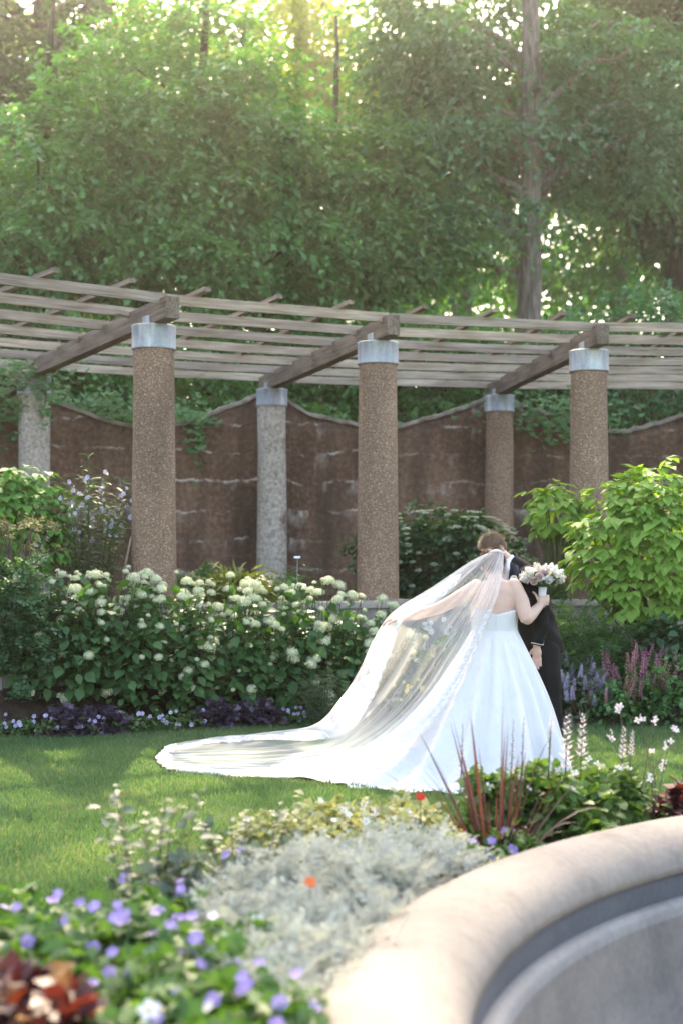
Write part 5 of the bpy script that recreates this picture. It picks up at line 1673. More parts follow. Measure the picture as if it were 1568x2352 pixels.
# skirt with train
TH = np.radians([-180 - 10.6, -172, -155.7, -129.6, -105, -90, -60, -45, -20, 0, 30, 60, 90, 115, 138, 153, 169.4])
DD = [1.63, 1.40, 1.18, .97, .76, .68, .58, .55, .51, .50, .42, .36, .36, .55, 1.05, 1.50, 1.63]
nth, nr = 300, 60
rows = []
g = np.random.default_rng(500); ph = g.uniform(0, 6.28, 8)
fold_c = np.radians([-170, -150, -131, -113, -94, -73, -51, -28, -4, 20, 45, 75, 105, 130, 155, 175])
fold_w = np.radians([8, 8, 8, 7, 8, 9, 9, 9, 10, 10, 11, 12, 12, 10, 9, 8]) * .85
for i in range(nr):
    s = i / (nr - 1); row = []
    for k in range(nth):
        a = -math.pi - .185 + 2 * math.pi * k / nth
        D_ = float(np.interp(a, TH, DD))
        w0 = 1 / math.sqrt((math.cos(a) / .167) ** 2 + (math.sin(a) / .128) ** 2)
        train = np.clip((D_ - .62) / .9, 0, 1)
        pw = 1.06 + 1.55 * train
        z = 1.030 * (1 - s) ** pw
        # rounded hip: cloth leaves the waist quickly, then falls
        q = s if train > .9 else s + .10 * math.sin(s * math.pi) * (1 - train)
        h_ = w0 + (D_ - w0) * q
        f = sum(math.exp(-((((a - c + math.pi) % (2 * math.pi)) - math.pi) / w_) ** 2) for c, w_ in zip(fold_c, fold_w))
        fl = (f - .5) * (.15 * s ** .9) * (1 - .65 * train * s)
        wr = (.012 * math.sin(a * 31 + ph[0] + s * 3) + .010 * math.sin(a * 17 - s * 7 + ph[1])) * s
        h_ += fl + wr
        z = max(z + train * s * (.020 * math.sin(a * 23 + s * 9 + ph[2]) + .018 * math.sin(a * 11 - s * 14 + ph[3])) + .012 * train * s, .012 if s < 1 else .006)
        x_, y_ = BX + h_ * math.cos(a), BY + h_ * math.sin(a)
        row.append((x_, y_, z))
    rows.append(row)
V = np.array([p for r_ in rows for p in r_])
me = mesh_np('skirt', V, grid_faces(nr, nth, True)[:, ::-1], True)
skirt = link('skirt', me, bride, M['satin'])
SKHEM = rows[-1]
sk_bvh = BVHTree.FromPolygons([tuple(v) for v in V], grid_faces(nr, nth, True).tolist())
# waist seam
V, F = tube_arrays([(BX + .167 * math.cos(a), BY + .003 + .127 * math.sin(a), 1.029) for a in np.linspace(0, 6.283, 60)], np.full(60, .0035), 6, 1, False)
link('waist_seam', mesh_np('waist_seam', V, F, True), skirt, M['satin'])

# ---------------------------------------------------------------- the veil
GV = [0, .25, .5, .72, .88, 1.0]
GP = [
    [(1156, 1272, 10.16), (1153, 1308, 10.03), (1142, 1368, 10.0), (1122, 1425, 9.99), (1098, 1480, 9.93), (1062, 1555, 9.85), (1005, 1640, 9.72), (900, 1735, 9.66), (640, 1797, 9.82), (420, 1782, 10.12)],
    [(1150, 1268, 10.14), (1139, 1308, 9.99), (1113, 1375, 9.93), (1080, 1440, 9.92), (1045, 1500, 9.88), (1000, 1575, 9.85), (930, 1655, 9.8), (820, 1735, 9.9), (600, 1778, 10.2), (378, 1772, 10.32)],
    [(1143, 1266, 10.13), (1119, 1310, 9.98), (1077, 1382, 9.9), (1032, 1452, 9.88), (990, 1520, 9.9), (945, 1590, 9.95), (870, 1668, 10.05), (760, 1735, 10.4), (560, 1755, 10.66), (358, 1752, 10.74)],
    [(1136, 1265, 10.13), (1097, 1302, 10.0), (1034, 1364, 9.97), (962, 1422, 9.98), (925, 1490, 10.1), (880, 1570, 10.25), (815, 1650, 10.5), (735, 1712, 11.0), (550, 1728, 11.25), (368, 1738, 11.05)],
    [(1130, 1265, 10.15), (1078, 1290, 10.08), (990, 1349, 10.08), (903, 1405, 10.09), (860, 1468, 10.2), (830, 1532, 10.4), (785, 1600, 10.7), (705, 1676, 11.35), (520, 1698, 11.95), (385, 1722, 11.4)],
    [(1124, 1268, 10.06), (1062, 1330, 9.99), (1012, 1375, 9.96), (928, 1425, 9.96), (905, 1480, 10.02), (880, 1545, 10.15), (848, 1618, 10.35), (770, 1697, 10.9), (540, 1712, 11.6), (400, 1732, 11.2)]]


def catmull(K, kt, t):
    """cubic through knots K (n,...) at parameters kt, evaluated at t"""
    n = len(K); tang = []
    for i in range(n):
        a, b = max(0, i - 1), min(n - 1, i + 1)
        tang.append((K[b] - K[a]) / (kt[b] - kt[a]))
    out = []
    for q in t:
        i = min(max(np.searchsorted(kt, q) - 1, 0), n - 2); h = kt[i + 1] - kt[i]; u = (q - kt[i]) / h
        out.append((2 * u ** 3 - 3 * u * u + 1) * K[i] + (u ** 3 - 2 * u * u + u) * h * tang[i] + (-2 * u ** 3 + 3 * u * u) * K[i + 1] + (u ** 3 - u * u) * h * tang[i + 1])
    return np.array(out)


NU, NVV = 150, 170
us, vs_ = np.linspace(0, 1, NU), np.linspace(0, 1, NVV)
C_ = np.array([catmull(np.array([tuple(P(*q)) for q in row]), np.linspace(0, 1, 10), us) for row in GP])      # (6, NU, 3)
S = catmull(C_, GV, vs_).transpose(1, 0, 2)                                                                   # (NU, NV, 3)
uu, vv = np.meshgrid(us, vs_, indexing='ij')
pl = (np.sin(vv * 62 + 1.2 * np.sin(uu * 5)) * .5 + np.sin(vv * 37 + uu * 4 + 1) * .55 + np.sin(vv * 101 - uu * 6 + 2) * .3)
amp = (.006 + .017 * np.sin(np.clip(uu * 1.25, 0, 1) * np.pi) ** .8) * (1 - .5 * (vv > .9))
air = np.clip((.80 - uu) / .12, 0, 1)
S[..., 1] += pl * amp * 1.2 * air
S[..., 0] += np.roll(pl, 3, 1) * amp * .35 * air
gnd = 1 - air
lie = np.abs(np.sin(vv * 44 + 3 * np.sin(uu * 8))) * .016 + np.abs(np.sin(vv * 71 + uu * 26)) * .010 + np.abs(np.sin(vv * 18 + uu * 40)) * .008
S[..., 2] = np.where(gnd > 0, np.maximum(S[..., 2], .012) + gnd * lie, S[..., 2])
for i in range(NU):
    for j in range(NVV):
        p = Vector(S[i, j])
        hit = sk_bvh.ray_cast(Vector((p.x, 7.5, p.z)), Vector((0, 1, 0)), 6)
        if p.z > .22 and hit[0] is not None and hit[0].y - .010 < p.y and p.y < hit[0].y + .6: p.y = hit[0].y - .010 - .006 * (1 + pl[i, j])
        hit = sk_bvh.ray_cast(Vector((p.x, p.y, 2.0)), Vector((0, 0, -1)), 3)
        if hit[0] is not None and hit[0].z + .010 > p.z and hit[0].z < p.z + .30: p.z = hit[0].z + .010 + .4 * lie[i, j]
        p.z = max(p.z, .014)
        S[i, j] = p
for _ in range(2):      # relax the pushed sheet
    S[1:-1, 1:-1] = S[1:-1, 1:-1] * .6 + .1 * (S[:-2, 1:-1] + S[2:, 1:-1] + S[1:-1, :-2] + S[1:-1, 2:])


def uv_mesh(name, grid, UVg, smooth=True):
    nu, nv = grid.shape[:2]
    me = mesh_np(name, grid.reshape(-1, 3), grid_faces(nu, nv), smooth)
    l = me.uv_layers.new(name='UVMap'); idx = np.empty(len(me.loops), dtype=np.int32); me.loops.foreach_get('vertex_index', idx)
    l.data.foreach_set('uv', np.ascontiguousarray(UVg.reshape(-1, 2)[idx], dtype=np.float32).ravel())
    return me


def tulle_mat():
    m, nt, out = mat_new('bridal tulle')
    uv = nd(nt, 'ShaderNodeUVMap')
    mp = nd(nt, 'ShaderNodeMapping'); mp.inputs['Scale'].default_value = (1.6, 17, 1); nt.links.new(uv.outputs[0], mp.inputs['Vector'])
    n = nd(nt, 'ShaderNodeTexNoise'); n.inputs['Scale'].default_value = 1.0; n.inputs['Detail'].default_value = 5; nt.links.new(mp.outputs[0], n.inputs['Vector'])
    fac = ramp(nt, n.outputs['Fac'], [(0.32, (.16, .16, .16)), (0.50, (.24, .24, .24)), (0.64, (.40, .40, .40)), (.78, (.60, .60, .60))])
    # gathered cloth is denser along both edges and where it lies in heaps on the ground
    sp_ = nd(nt, 'ShaderNodeSeparateXYZ'); nt.links.new(uv.outputs[0], sp_.inputs[0])
    dn = ramp(nt, sp_.outputs['Y'], [(0.0, (.30, .30, .30)), (.28, (.26, .26, .26)), (.45, (.02, .02, .02)), (.74, (.02, .02, .02)), (.88, (.12, .12, .12)), (1.0, (.08, .08, .08))])
    dg_ = ramp(nt, sp_.outputs['X'], [(0.0, (.10, .10, .10)), (.10, (0, 0, 0)), (.60, (0, 0, 0)), (.74, (.22, .22, .22)), (1.0, (.12, .12, .12))])
    fac = mixc(nt, 1.0, mixc(nt, 1.0, fac, dn, 'ADD'), dg_, 'ADD')
    d = nd(nt, 'ShaderNodeBsdfDiffuse'); d.inputs['Color'].default_value = (.86, .86, .86, 1)
    t = nd(nt, 'ShaderNodeBsdfTranslucent'); t.inputs['Color'].default_value = (.85, .85, .85, 1)
    mx = nd(nt, 'ShaderNodeMixShader'); mx.inputs[0].default_value = .5; nt.links.new(d.outputs[0], mx.inputs[1]); nt.links.new(t.outputs[0], mx.inputs[2])
    tr = nd(nt, 'ShaderNodeBsdfTransparent')
    m2 = nd(nt, 'ShaderNodeMixShader'); nt.links.new(fac, m2.inputs[0]); nt.links.new(tr.outputs[0], m2.inputs[1]); nt.links.new(mx.outputs[0], m2.inputs[2])
    nt.links.new(m2.outputs[0], out.inputs['Surface'])
    return m


def lace_mat():
    """lace: floral cells with holes; u in metres along the trim, v 0 (inner edge) to 1 (outer edge)"""
    m, nt, out = mat_new('lace')
    uv = nd(nt, 'ShaderNodeUVMap'); sep = nd(nt, 'ShaderNodeSeparateXYZ'); nt.links.new(uv.outputs[0], sep.inputs[0])
    mp = nd(nt, 'ShaderNodeMapping'); mp.inputs['Scale'].default_value = (1, .11, 1); nt.links.new(uv.outputs[0], mp.inputs['Vector'])
    def math_(op, a, b=None, c=None):
        n = nd(nt, 'ShaderNodeMath', operation=op)
        for i, v in enumerate((a, b, c)):
            if v is None: continue
            if hasattr(v, 'is_linked'): nt.links.new(v, n.inputs[i])
            else: n.inputs[i].default_value = v
        return n.outputs[0]
    v1 = nd(nt, 'ShaderNodeTexVoronoi'); v1.inputs['Scale'].default_value = 38; nt.links.new(mp.outputs[0], v1.inputs['Vector'])
    v2 = nd(nt, 'ShaderNodeTexVoronoi', feature='DISTANCE_TO_EDGE'); v2.inputs['Scale'].default_value = 95; nt.links.new(mp.outputs[0], v2.inputs['Vector'])
    flower = ramp(nt, v1.outputs['Distance'], [(0.34, (1, 1, 1)), (0.56, (.70, .70, .70))])
    net = ramp(nt, v2.outputs['Distance'], [(0.05, (.9, .9, .9)), (0.18, (.25, .25, .25))])
    body_ = mixc(nt, 1.0, flower, net, 'LIGHTEN')
    s1 = math_('ABSOLUTE', math_('SINE', math_('MULTIPLY', sep.outputs['X'], 34.0)))
    s2 = math_('ABSOLUTE', math_('SINE', math_('MULTIPLY', sep.outputs['X'], 13.0)))
    outer = math_('LESS_THAN', sep.outputs['Y'], math_('MULTIPLY_ADD', s1, .13, .86))
    inner = math_('GREATER_THAN', sep.outputs['Y'], math_('MULTIPLY_ADD', s2, -.34, .40))
    k = math_('MULTIPLY', outer, inner)
    fac = math_('MULTIPLY', k, math_('MULTIPLY', body_, .97))
    d = nd(nt, 'ShaderNodeBsdfDiffuse'); d.inputs['Color'].default_value = (.84, .83, .82, 1)
    t = nd(nt, 'ShaderNodeBsdfTranslucent'); t.inputs['Color'].default_value = (.84, .83, .82, 1)
    mx = nd(nt, 'ShaderNodeMixShader'); mx.inputs[0].default_value = .35; nt.links.new(d.outputs[0], mx.inputs[1]); nt.links.new(t.outputs[0], mx.inputs[2])
    tr = nd(nt, 'ShaderNodeBsdfTransparent')
    m2 = nd(nt, 'ShaderNodeMixShader'); nt.links.new(fac, m2.inputs[0]); nt.links.new(tr.outputs[0], m2.inputs[1]); nt.links.new(mx.outputs[0], m2.inputs[2])
    nt.links.new(m2.outputs[0], out.inputs['Surface'])
    return m


M['tulle'] = tulle_mat(); M['lace'] = lace_mat()
veil = link('veil', uv_mesh('veil', S, np.stack([uu, vv], -1)), bride, M['tulle'])
veil['label'] = 'long sheer veil with lace edges trailing far over the grass'


def sample(u, v):
    fu, fv = u * (NU - 1), v * (NVV - 1); i, j = min(int(fu), NU - 2), min(int(fv), NVV - 2); a, b = fu - i, fv - j
    return S[i, j] * (1 - a) * (1 - b) + S[i + 1, j] * a * (1 - b) + S[i, j + 1] * (1 - a) * b + S[i + 1, j + 1] * a * b


# edge path of the veil: down the held edge, round the end of the train, back up the other edge
path = [(u, 1.0) for u in np.linspace(.13, 1, 130)] + [(1.0, v) for v in np.linspace(.985, .015, 70)] + [(u, 0.0) for u in np.linspace(1, .28, 100)]
rows, uvs, acc, prev = [], [], 0.0, None
for (u, v) in path:
    e = sample(u, v)
    if prev is not None: acc += float(np.linalg.norm(e - prev))
    prev = e
    # the matching point further into the sheet; the trim lies on the sheet between the two
    if v == 1.0: iu, iv = min(u, .978), 1 - .085
    elif v == 0.0: iu, iv = min(u, .978), .17 if u < .7 else .17 - .07 * (u - .7) / .3
    else: iu, iv = .978, float(np.clip(v, .10, .915))
    row, ru = [], []
    for k in range(9):
        w_ = k / 8                                   # 0 inner, 1 outer
        p = sample(iu + (u - iu) * w_, iv + (v - iv) * w_)
        row.append(p + np.array([0, -.006, .005])); ru.append((acc, w_))
    rows.append(row); uvs.append(ru)
lace = link('lace_trim', uv_mesh('lace_trim', np.array(rows), np.array(uvs)), veil, M['lace'])
# comb of the veil
V, F = tube_arrays([P(1124, 1268, 10.13), P(1140, 1264, 10.12), P(1157, 1271, 10.14)], [.008, .010, .008], 8)
link('comb', mesh_np('comb', V, F, True), veil, M['satin'])

# ---------------------------------------------------------------- the bouquet
bq = thing('bouquet', (1.439, 10.212, 1.20), 'round bouquet of white and blush roses held up by the bride', 'bouquet')
V, F = tube_arrays([(1.434, 10.213, 1.195), (1.438, 10.213, 1.27), (1.441, 10.213, 1.350)], [.024, .027, .030], 24)
link('handle', mesh_np('handle', V, F, True), bq, M['satin'])
bc = np.array([1.441, 10.212, 1.405])
g = np.random.default_rng(600)
k = np.arange(26) + .5; ph_ = np.arccos(1 - 1.35 * k / 26); th = np.pi * (1 + 5 ** .5) * k
d = np.stack([np.cos(th) * np.sin(ph_), np.sin(th) * np.sin(ph_), np.cos(ph_)], 1)
pos = bc + d * np.array([.120, .115, .070]) * g.uniform(.92, 1.08, 26)[:, None]
cols = g.choice(['rose_w', 'rose_w', 'rose_c', 'rose_p'], 26)
for i in range(26): put(bq, ROSE[cols[i]], pos[i:i + 1], d[i:i + 1] + g.normal(0, .12, (1, 3)), g.uniform(.034, .047), 'rose', i)
V, F = ell_arrays(bc - np.array([0, 0, .008]), (.105, .1, .06)); link('leaf_core', mesh_np('leaf_core', V, F, True), bq, M['hyd_leaf'])
n = 60
a = g.uniform(0, 6.283, n); zz = g.uniform(-.045, .03, n)
pos = bc + np.stack([np.cos(a) * .115, np.sin(a) * .11, zz], 1); D = np.stack([np.cos(a), np.sin(a), g.uniform(-.7, .5, n)], 1) + g.normal(0, .25, (n, 3))
leaf_objects(bq, pos, unit(D), up_normals(n, g, .5), g.uniform(.04, .075, n), leaf_mesh('long', leaf_mat('olive sprigs', (.07, .11, .05), (.17, .20, .13), .3), width=2.2))
n = 46; a = g.uniform(0, 6.283, n)
pos = bc + np.stack([np.cos(a) * .150, np.sin(a) * .145, g.uniform(-.03, .06, n)], 1) * 1.0
put(bq, WHITE, pos, np.stack([np.cos(a), np.sin(a), g.normal(.4, .4, n)], 1), g.uniform(.009, .014, n), 'sprig_flower', 3)

# ================================================================ the bed round the fountain
M['ger_leaf'] = leaf_mat('cranesbill leaves', (.050, .120, .034), (.085, .170, .048), .35, .5, (1.3, 1.4, .45))
M['silver'] = leaf_mat('silver felted leaves', (.44, .465, .415), (.60, .62, .56), .25, .8, (1, 1.02, .92), .1)
M['vari'] = leaf_mat('cream edged leaves', (.22, .27, .09), (.46, .46, .27), .4, .5, (1.2, 1.15, .6))
M['fresh'] = leaf_mat('fresh border leaves', (.085, .17, .045), (.14, .24, .065), .42, .45, (1.35, 1.35, .5))
M['burg'] = leaf_mat('burgundy leaves', (.050, .014, .018), (.105, .032, .026), .3, .45, (1.9, 1.0, .5), rare=(.28, .14, .03))
M['wine_blade'] = leaf_mat('purple grass blades', (.055, .026, .032), (.115, .055, .050), .3, .4, (2.0, 1.2, .6))
M['rose_leaf'] = leaf_mat('grey rose leaves', (.10, .14, .10), (.17, .21, .14), .3, .45, (1.3, 1.3, .7))
M['orange'] = petal_mat('orange petals', (.80, .20, .07), (.85, .28, .10), .35)
M['red'] = petal_mat('red petals', (.62, .055, .03), (.72, .09, .04), .3)
BZ = .13


def bed_plant(name, x, y, rx, h, leafm, kind, lsize, ncl, per, label, cat, seed, fl=None, group=None, spread=.055, flat=.8, down=-.15):
    t = shrub(name, (x, y, BZ), rx, rx, h, M[leafm], kind, lsize, ncl, per, spread, label, cat, seed, group, stems=8, flat=flat, down=down, stemm=M['stem'])
    if fl:
        me_, n, fs, nm = fl
        g = np.random.default_rng(seed + 9); b = np.array(t.location)
        a = g.uniform(0, 6.283, n); q = np.sqrt(g.uniform(0, 1, n))
        pos = b + np.stack([np.cos(a) * q * rx * 1.1, np.sin(a) * q * rx * 1.1, h * (1.06 - .35 * q ** 2) + g.uniform(-.02, .06, n)], 1)
        put(t, me_, pos, np.stack([g.normal(0, .4, n), -.7 + g.normal(0, .3, n), np.ones(n)], 1), fs * g.uniform(.8, 1.2, n), nm, seed)
    return t


GERP = [(-1.02, 4.55, 'cranesbill at the outer left end of the violet drift'), (-.66, 4.30, 'cranesbill with violet flowers beside the grey rose sprigs'), (-.92, 3.95, 'violet cranesbill at the left edge of the picture, halfway up the drift'), (-.42, 4.02, 'violet cranesbill touching the silver dusty miller'),
        (-.54, 3.74, 'violet cranesbill in the middle of the drift'), (-.26, 3.62, 'violet cranesbill next to the tan fountain rim'), (-.93, 3.34, 'violet cranesbill above the burgundy coleus corner'), (-.47, 3.22, 'violet cranesbill at the bottom edge'), (-.14, 3.14, 'lowest violet cranesbill against the fountain rim'), (-1.30, 4.20, 'violet cranesbill cut by the left edge')]
for k, (x, y, lab) in enumerate(GERP):
    bed_plant('cranesbill', x, y, .27, .33, 'ger_leaf', 'lobed', .062, 78, 18, lab, 'flower plant', 700 + k, (GER, 15, .021, 'flower'), 'violet cranesbills by the fountain')
for k, (x, y, lab) in enumerate([(-.42, 3.45, 'white daisy like flowers low among the cranesbills'), (-.30, 3.02, 'white flowers at the bottom edge beside the rim'), (-.34, 4.40, 'white flowers between cranesbill and dusty miller')]):
    bed_plant('white_flower', x, y, .14, .36, 'ger_leaf', 'oval', .05, 20, 16, lab, 'flower plant', 715 + k, (WHITE, 3, .025, 'flower'), 'white flowers in the cranesbills')
DUST = [(-.07, 4.24, 'silver dusty miller beside the rim below the rest of the drift'), (-.16, 3.98, 'nearest silver dusty miller squeezed between cranesbill and rim'), (-.30, 4.72, 'silver dusty miller nearest the cranesbills'), (.00, 4.62, 'silver dusty miller against the fountain rim, lowest of the drift'), (-.22, 5.12, 'silver dusty miller behind the orange flower'), (.10, 5.02, 'silver dusty miller in the middle of the drift'),
        (.26, 5.36, 'silver dusty miller hugging the curve of the rim'), (-.02, 5.50, 'silver dusty miller below the cream edged border plants'), (.34, 5.66, 'farthest silver dusty miller beside the dark pansies')]
for k, (x, y, lab) in enumerate(DUST):
    bed_plant('dusty_miller', x, y, .20, .32 if k not in (0, 1, 3) else .28, 'silver', 'pinnate', .105, 62, 12, lab, 'plant', 720 + k, None, 'dusty millers by the fountain', spread=.05)
for k, (x, y, lab) in enumerate([(-.24, 6.15, 'cream edged border plant at the lawn end of the bed'), (.06, 6.02, 'cream edged border plant with white flowers left of the red flower'), (.34, 6.10, 'cream edged border plant around the red flower'), (-.05, 6.45, 'cream edged border plant in front of the gown train'), (.25, 6.50, 'cream edged border plant farthest back left of the purple grass')]):
    bed_plant('border_plant', x, y, .22, .30, 'vari', 'oval', .045, 66, 18, lab, 'flower plant', 735 + k, (WHITE if k % 2 else GAURA, 6, .018, 'flower'), 'cream edged border plants')
for k, (x, y, lab) in enumerate([(.55, 5.92, 'dark green pansy plant with violet flowers at the rim'), (.44, 6.05, 'dark green pansy plant behind the rim pansies'), (.72, 6.20, 'violet pansy under the purple grass')]):
    bed_plant('pansy', x, y, .16, .20, 'ger_leaf', 'oval', .045, 50, 16, lab, 'flower plant', 742 + k, (GER, 9, .024, 'flower'), 'violet pansies under the purple grass')
for k, (x, y, h, lab) in enumerate([(.93, 6.72, .44, 'fresh green border plant right of the purple grass'), (1.26, 6.92, .40, 'fresh green border plant below the tall white spikes'), (.70, 6.75, .40, 'fresh green border plant behind the purple grass'), (1.08, 6.62, .30, 'low green border plant between the two taller ones')]):
    bed_plant('border_plant', x, y, .20, h, 'fresh', 'oval', .065, 56, 18, lab, 'flower plant', 750 + k, (GAURA, 6, .020, 'flower'))
bed_plant('ground_cover', 1.48, 7.02, .20, .16, 'ger_leaf', 'oval', .03, 40, 18, 'low dark ground cover beside the rim at the right', 'plant', 757)
bed_plant('ground_cover', 1.72, 7.12, .20, .17, 'ger_leaf', 'oval', .03, 40, 18, 'low ground cover under the right edge coleus', 'plant', 758)
# coleus: burgundy leaves in the bottom left corner and at the right edge
for k, (x, y, rx, h, lab) in enumerate([(-.66, 3.42, .15, .38, 'burgundy coleus low in the bottom left corner'), (-.84, 3.52, .15, .40, 'burgundy coleus cut by the left edge at the bottom'), (1.78, 7.0, .14, .34, 'burgundy coleus at the right edge behind the rim')]):
    bed_plant('coleus', x, y, rx, h, 'burg', 'oval', .085, 40, 12, lab, 'plant', 760 + k)
for k, (x, y, lab) in enumerate([(-.56, 4.85, 'mixed green plant with violet flowers at the lawn side of the dusty miller'), (-.60, 5.30, 'grey green bushy plant under the rose sprigs'), (-.30, 5.55, 'bushy grey green plant with violet flowers behind the dusty miller')]):
    bed_plant('border_plant', x, y, .20, .30, 'rose_leaf' if k else 'ger_leaf', 'oval', .05, 46, 18, lab, 'flower plant', 765 + k, (GER, 4, .022, 'flower'))
# grey rose sprigs sticking up over the lawn
stem_plant('rose_bush', (-.72, 5.35, BZ), 14, .56, .26, M['rose_leaf'], 'oval', .06, 16, 'loose grey leaved rose sprigs standing against the lawn', 'rose bush', 770, stem_r=.0035, stemm=M['twig'], droop=-.1)
stem_plant('rose_bush', (-.40, 5.72, BZ), 10, .46, .22, M['rose_leaf'], 'oval', .055, 14, 'shorter grey leaved rose sprigs beside the dusty miller', 'rose bush', 771, stem_r=.0035, stemm=M['twig'], droop=-.1)
# single orange and red flowers
for k, (p, mt, lab) in enumerate([(P(712, 2030, 4.70), 'orange', 'single orange flower above the silver dusty miller'), (P(965, 1832, 6.05), 'red', 'red flower in front of the gown train')]):
    t = thing('zinnia', (p.x, p.y, BZ), lab, 'flower')
    V, F = tube_arrays([(p.x + .01, p.y + .02, BZ), (p.x, p.y + .01, (p.z + BZ) / 2), tuple(p)], [.004, .003, .003], 6)
    link('stem', mesh_np('stem', V, F, True), t, M['stem'])
    put(t, disc_mesh('flower', 8, [M[mt], M[mt]], 2, wid=.3, cup=.3), [tuple(p), (p.x, p.y, p.z + .006)], [(0, -.8, .6), (.1, -.7, .7)], [.022, .016], 'flower', k)
    V, F = leaves_arrays(np.array([(p.x, p.y, BZ + .1), (p.x, p.y, BZ + .16)]), np.array([(1, 0, .3), (-1, -.2, .3)]), np.array([(0, 0, 1.), (0, 0, 1.)]), .06, 'oval')
    link('leaf', mesh_np('leaf', V, F), t, M['fresh'])
# purple fountain grass: arching blades
g = np.random.default_rng(780)
pg = thing('purple_grass', (.68, 6.28, BZ), 'purple bladed ornamental grass standing before the gown', 'grass plant')
base = np.array([.68, 6.28, BZ])
for k in range(64):
    a = g.uniform(0, 6.283); lean = g.uniform(.05, .75) ** 1.0; L = g.uniform(.40, .90) * (1 - .25 * lean); w = g.uniform(.0035, .0085)
    d = np.array([math.cos(a) * 1.35 - .18, math.sin(a) * .7, 0]); side = np.array([-math.sin(a), math.cos(a), 0.2]); side /= np.linalg.norm(side)
    V, F = [], []
    droop = g.uniform(.1, .9) * lean
    for i, u in enumerate(np.linspace(0, 1, 9)):
        c = base + d * (.03 + lean * L * u) + np.array([0, 0, L * (u - droop * u ** 3) * math.sqrt(max(.15, 1 - lean ** 2 * .6))])
        ww = w * (.55 + 1.2 * u * (1 - u) * 1.6) * (1 - u ** 5)
        V += [c - side * ww, c + np.array([0, 0, -ww * .5]) , c + side * ww]
        if i:
            q = (i - 1) * 3
            for j in (0, 1): F += [(q + j, q + j + 1, q + j + 4), (q + j, q + j + 4, q + j + 3)]
    link('blade', mesh_np('blade', np.array(V), np.array(F), True), pg, M['wine_blade'])
# tall white spikes and airy gaura
M['angel'] = petal_mat('blush white spikes', (.62, .52, .56), (.78, .70, .72))
M['angel_dark'] = petal_mat('mauve spikes', (.33, .27, .36), (.46, .38, .46))
ANG = [spike_mesh('flower_spike', 44, [M['angel'], M['stem']], 7, .13, .075), spike_mesh('flower_spike', 36, [M['angel_dark'], M['stem']], 8, .09, .05)]
SPK = [(1062, 1662, 6.75, .30, 1, 'slim mauve flower spike left of the purple grass'), (1178, 1652, 6.55, .26, 1, 'slim mauve flower spike above the purple grass'), (1202, 1645, 6.6, .27, 1, 'slim mauve flower spike leaning right above the purple grass'),
       (1268, 1628, 6.7, .13, 0, 'short blush flower spike before the foot of the gown'), (1262, 1668, 6.7, .26, 1, 'mauve spike under the short blush spike'), (1302, 1642, 6.75, .30, 0, 'broad blush spike at the right edge of the gown'), (1338, 1638, 6.85, .24, 0, 'blush spike standing against the lawn right of the couple'),
       (1432, 1668, 6.9, .18, 0, 'pale flower spike over the lawn at the right'), (1452, 1678, 6.95, .14, 0, 'smaller pale spike next to the one over the lawn')]
for k, (px, py, Y, L, mi, lab) in enumerate(SPK):
    top = P(px, py, Y); ft = np.array([top.x + .02 * math.sin(k * 2.3) - .03, Y, BZ])
    t = thing('flower_spike_plant', tuple(ft), lab, 'flower spike')
    mid = Vector((top.x - .01, Y, top.z - L))
    V, F = tube_arrays([tuple(ft), ((ft[0] + mid.x) / 2 - .01, Y, (BZ + mid.z) / 2), tuple(mid)], [.004, .0035, .003], 6)
    link('stem', mesh_np('stem', V, F, True), t, M['stem'])
    put(t, [ANG[mi]], [tuple(mid)], [tuple((top - mid).normalized())], [L], 'flower_spike', k)
    n = 10; g = np.random.default_rng(800 + k); u = g.uniform(.1, .9, n)
    pos = ft + (np.array(mid) - ft) * u[:, None]
    V, F = leaves_arrays(pos, droop_dirs(n, g, .2, .3), up_normals(n, g, .4), .055, 'long', 2.0)
    link('foliage', mesh_np('foliage', V, F), t, M['fresh'])
GAU = [(1420, 1625), (1470, 1652), (1497, 1656), (1548, 1678), (1535, 1705), (1497, 1725), (1417, 1770), (1517, 1757), (1493, 1783), (1400, 1690)]
gt = thing('gaura', (1.42, 6.9, BZ), 'airy gaura with white butterfly flowers over the lawn at the right', 'flower plant')
st, pos = [], []
for k, (px, py) in enumerate(GAU):
    p = P(px, py, 6.9 + .05 * math.sin(k * 3)); g = np.random.default_rng(820 + k)
    f0 = np.array([1.42 + .1 * math.sin(k * 1.7), 6.92, BZ])
    st.append(tube_arrays([f0, f0 + (np.array(p) - f0) * .5 + np.array([.02, 0, .06]), np.array(p)], [.0028, .0022, .0016], 5))
    for j in range(3): pos.append(np.array(p) + g.normal(0, .012, 3))
V, F = join_arrays(st); link('stems', mesh_np('stems', V, F, True), gt, M['twig'])
put(gt, GAURA, pos, np.random.default_rng(3).normal(size=(len(pos), 3)) * .5 + np.array([0, -.7, .6]), np.full(len(pos), .017), 'flower', 4)
# fallen leaves and mulch chips are too small to count
g = np.random.default_rng(840)
n = 2600; a = g.uniform(0, 6.283, n); r_ = g.uniform(3.5, 4.9, n)
pos = np.stack([FC.x + r_ * np.cos(a), FC.y + r_ * np.sin(a), np.full(n, .155)], 1)
V, F = leaves_arrays(pos, droop_dirs(n, g, 0, .3), up_normals(n, g, .4), g.uniform(.015, .045, n), 'diamond')
mu = link('mulch', mesh_np('mulch', V, F), None, leaf_mat('mulch chips', (.09, .055, .035), (.20, .13, .08), .1, .9, (1, 1, 1)))
tag(mu, 'brown bark mulch and fallen leaves on the bed by the fountain', 'mulch', kind='stuff')

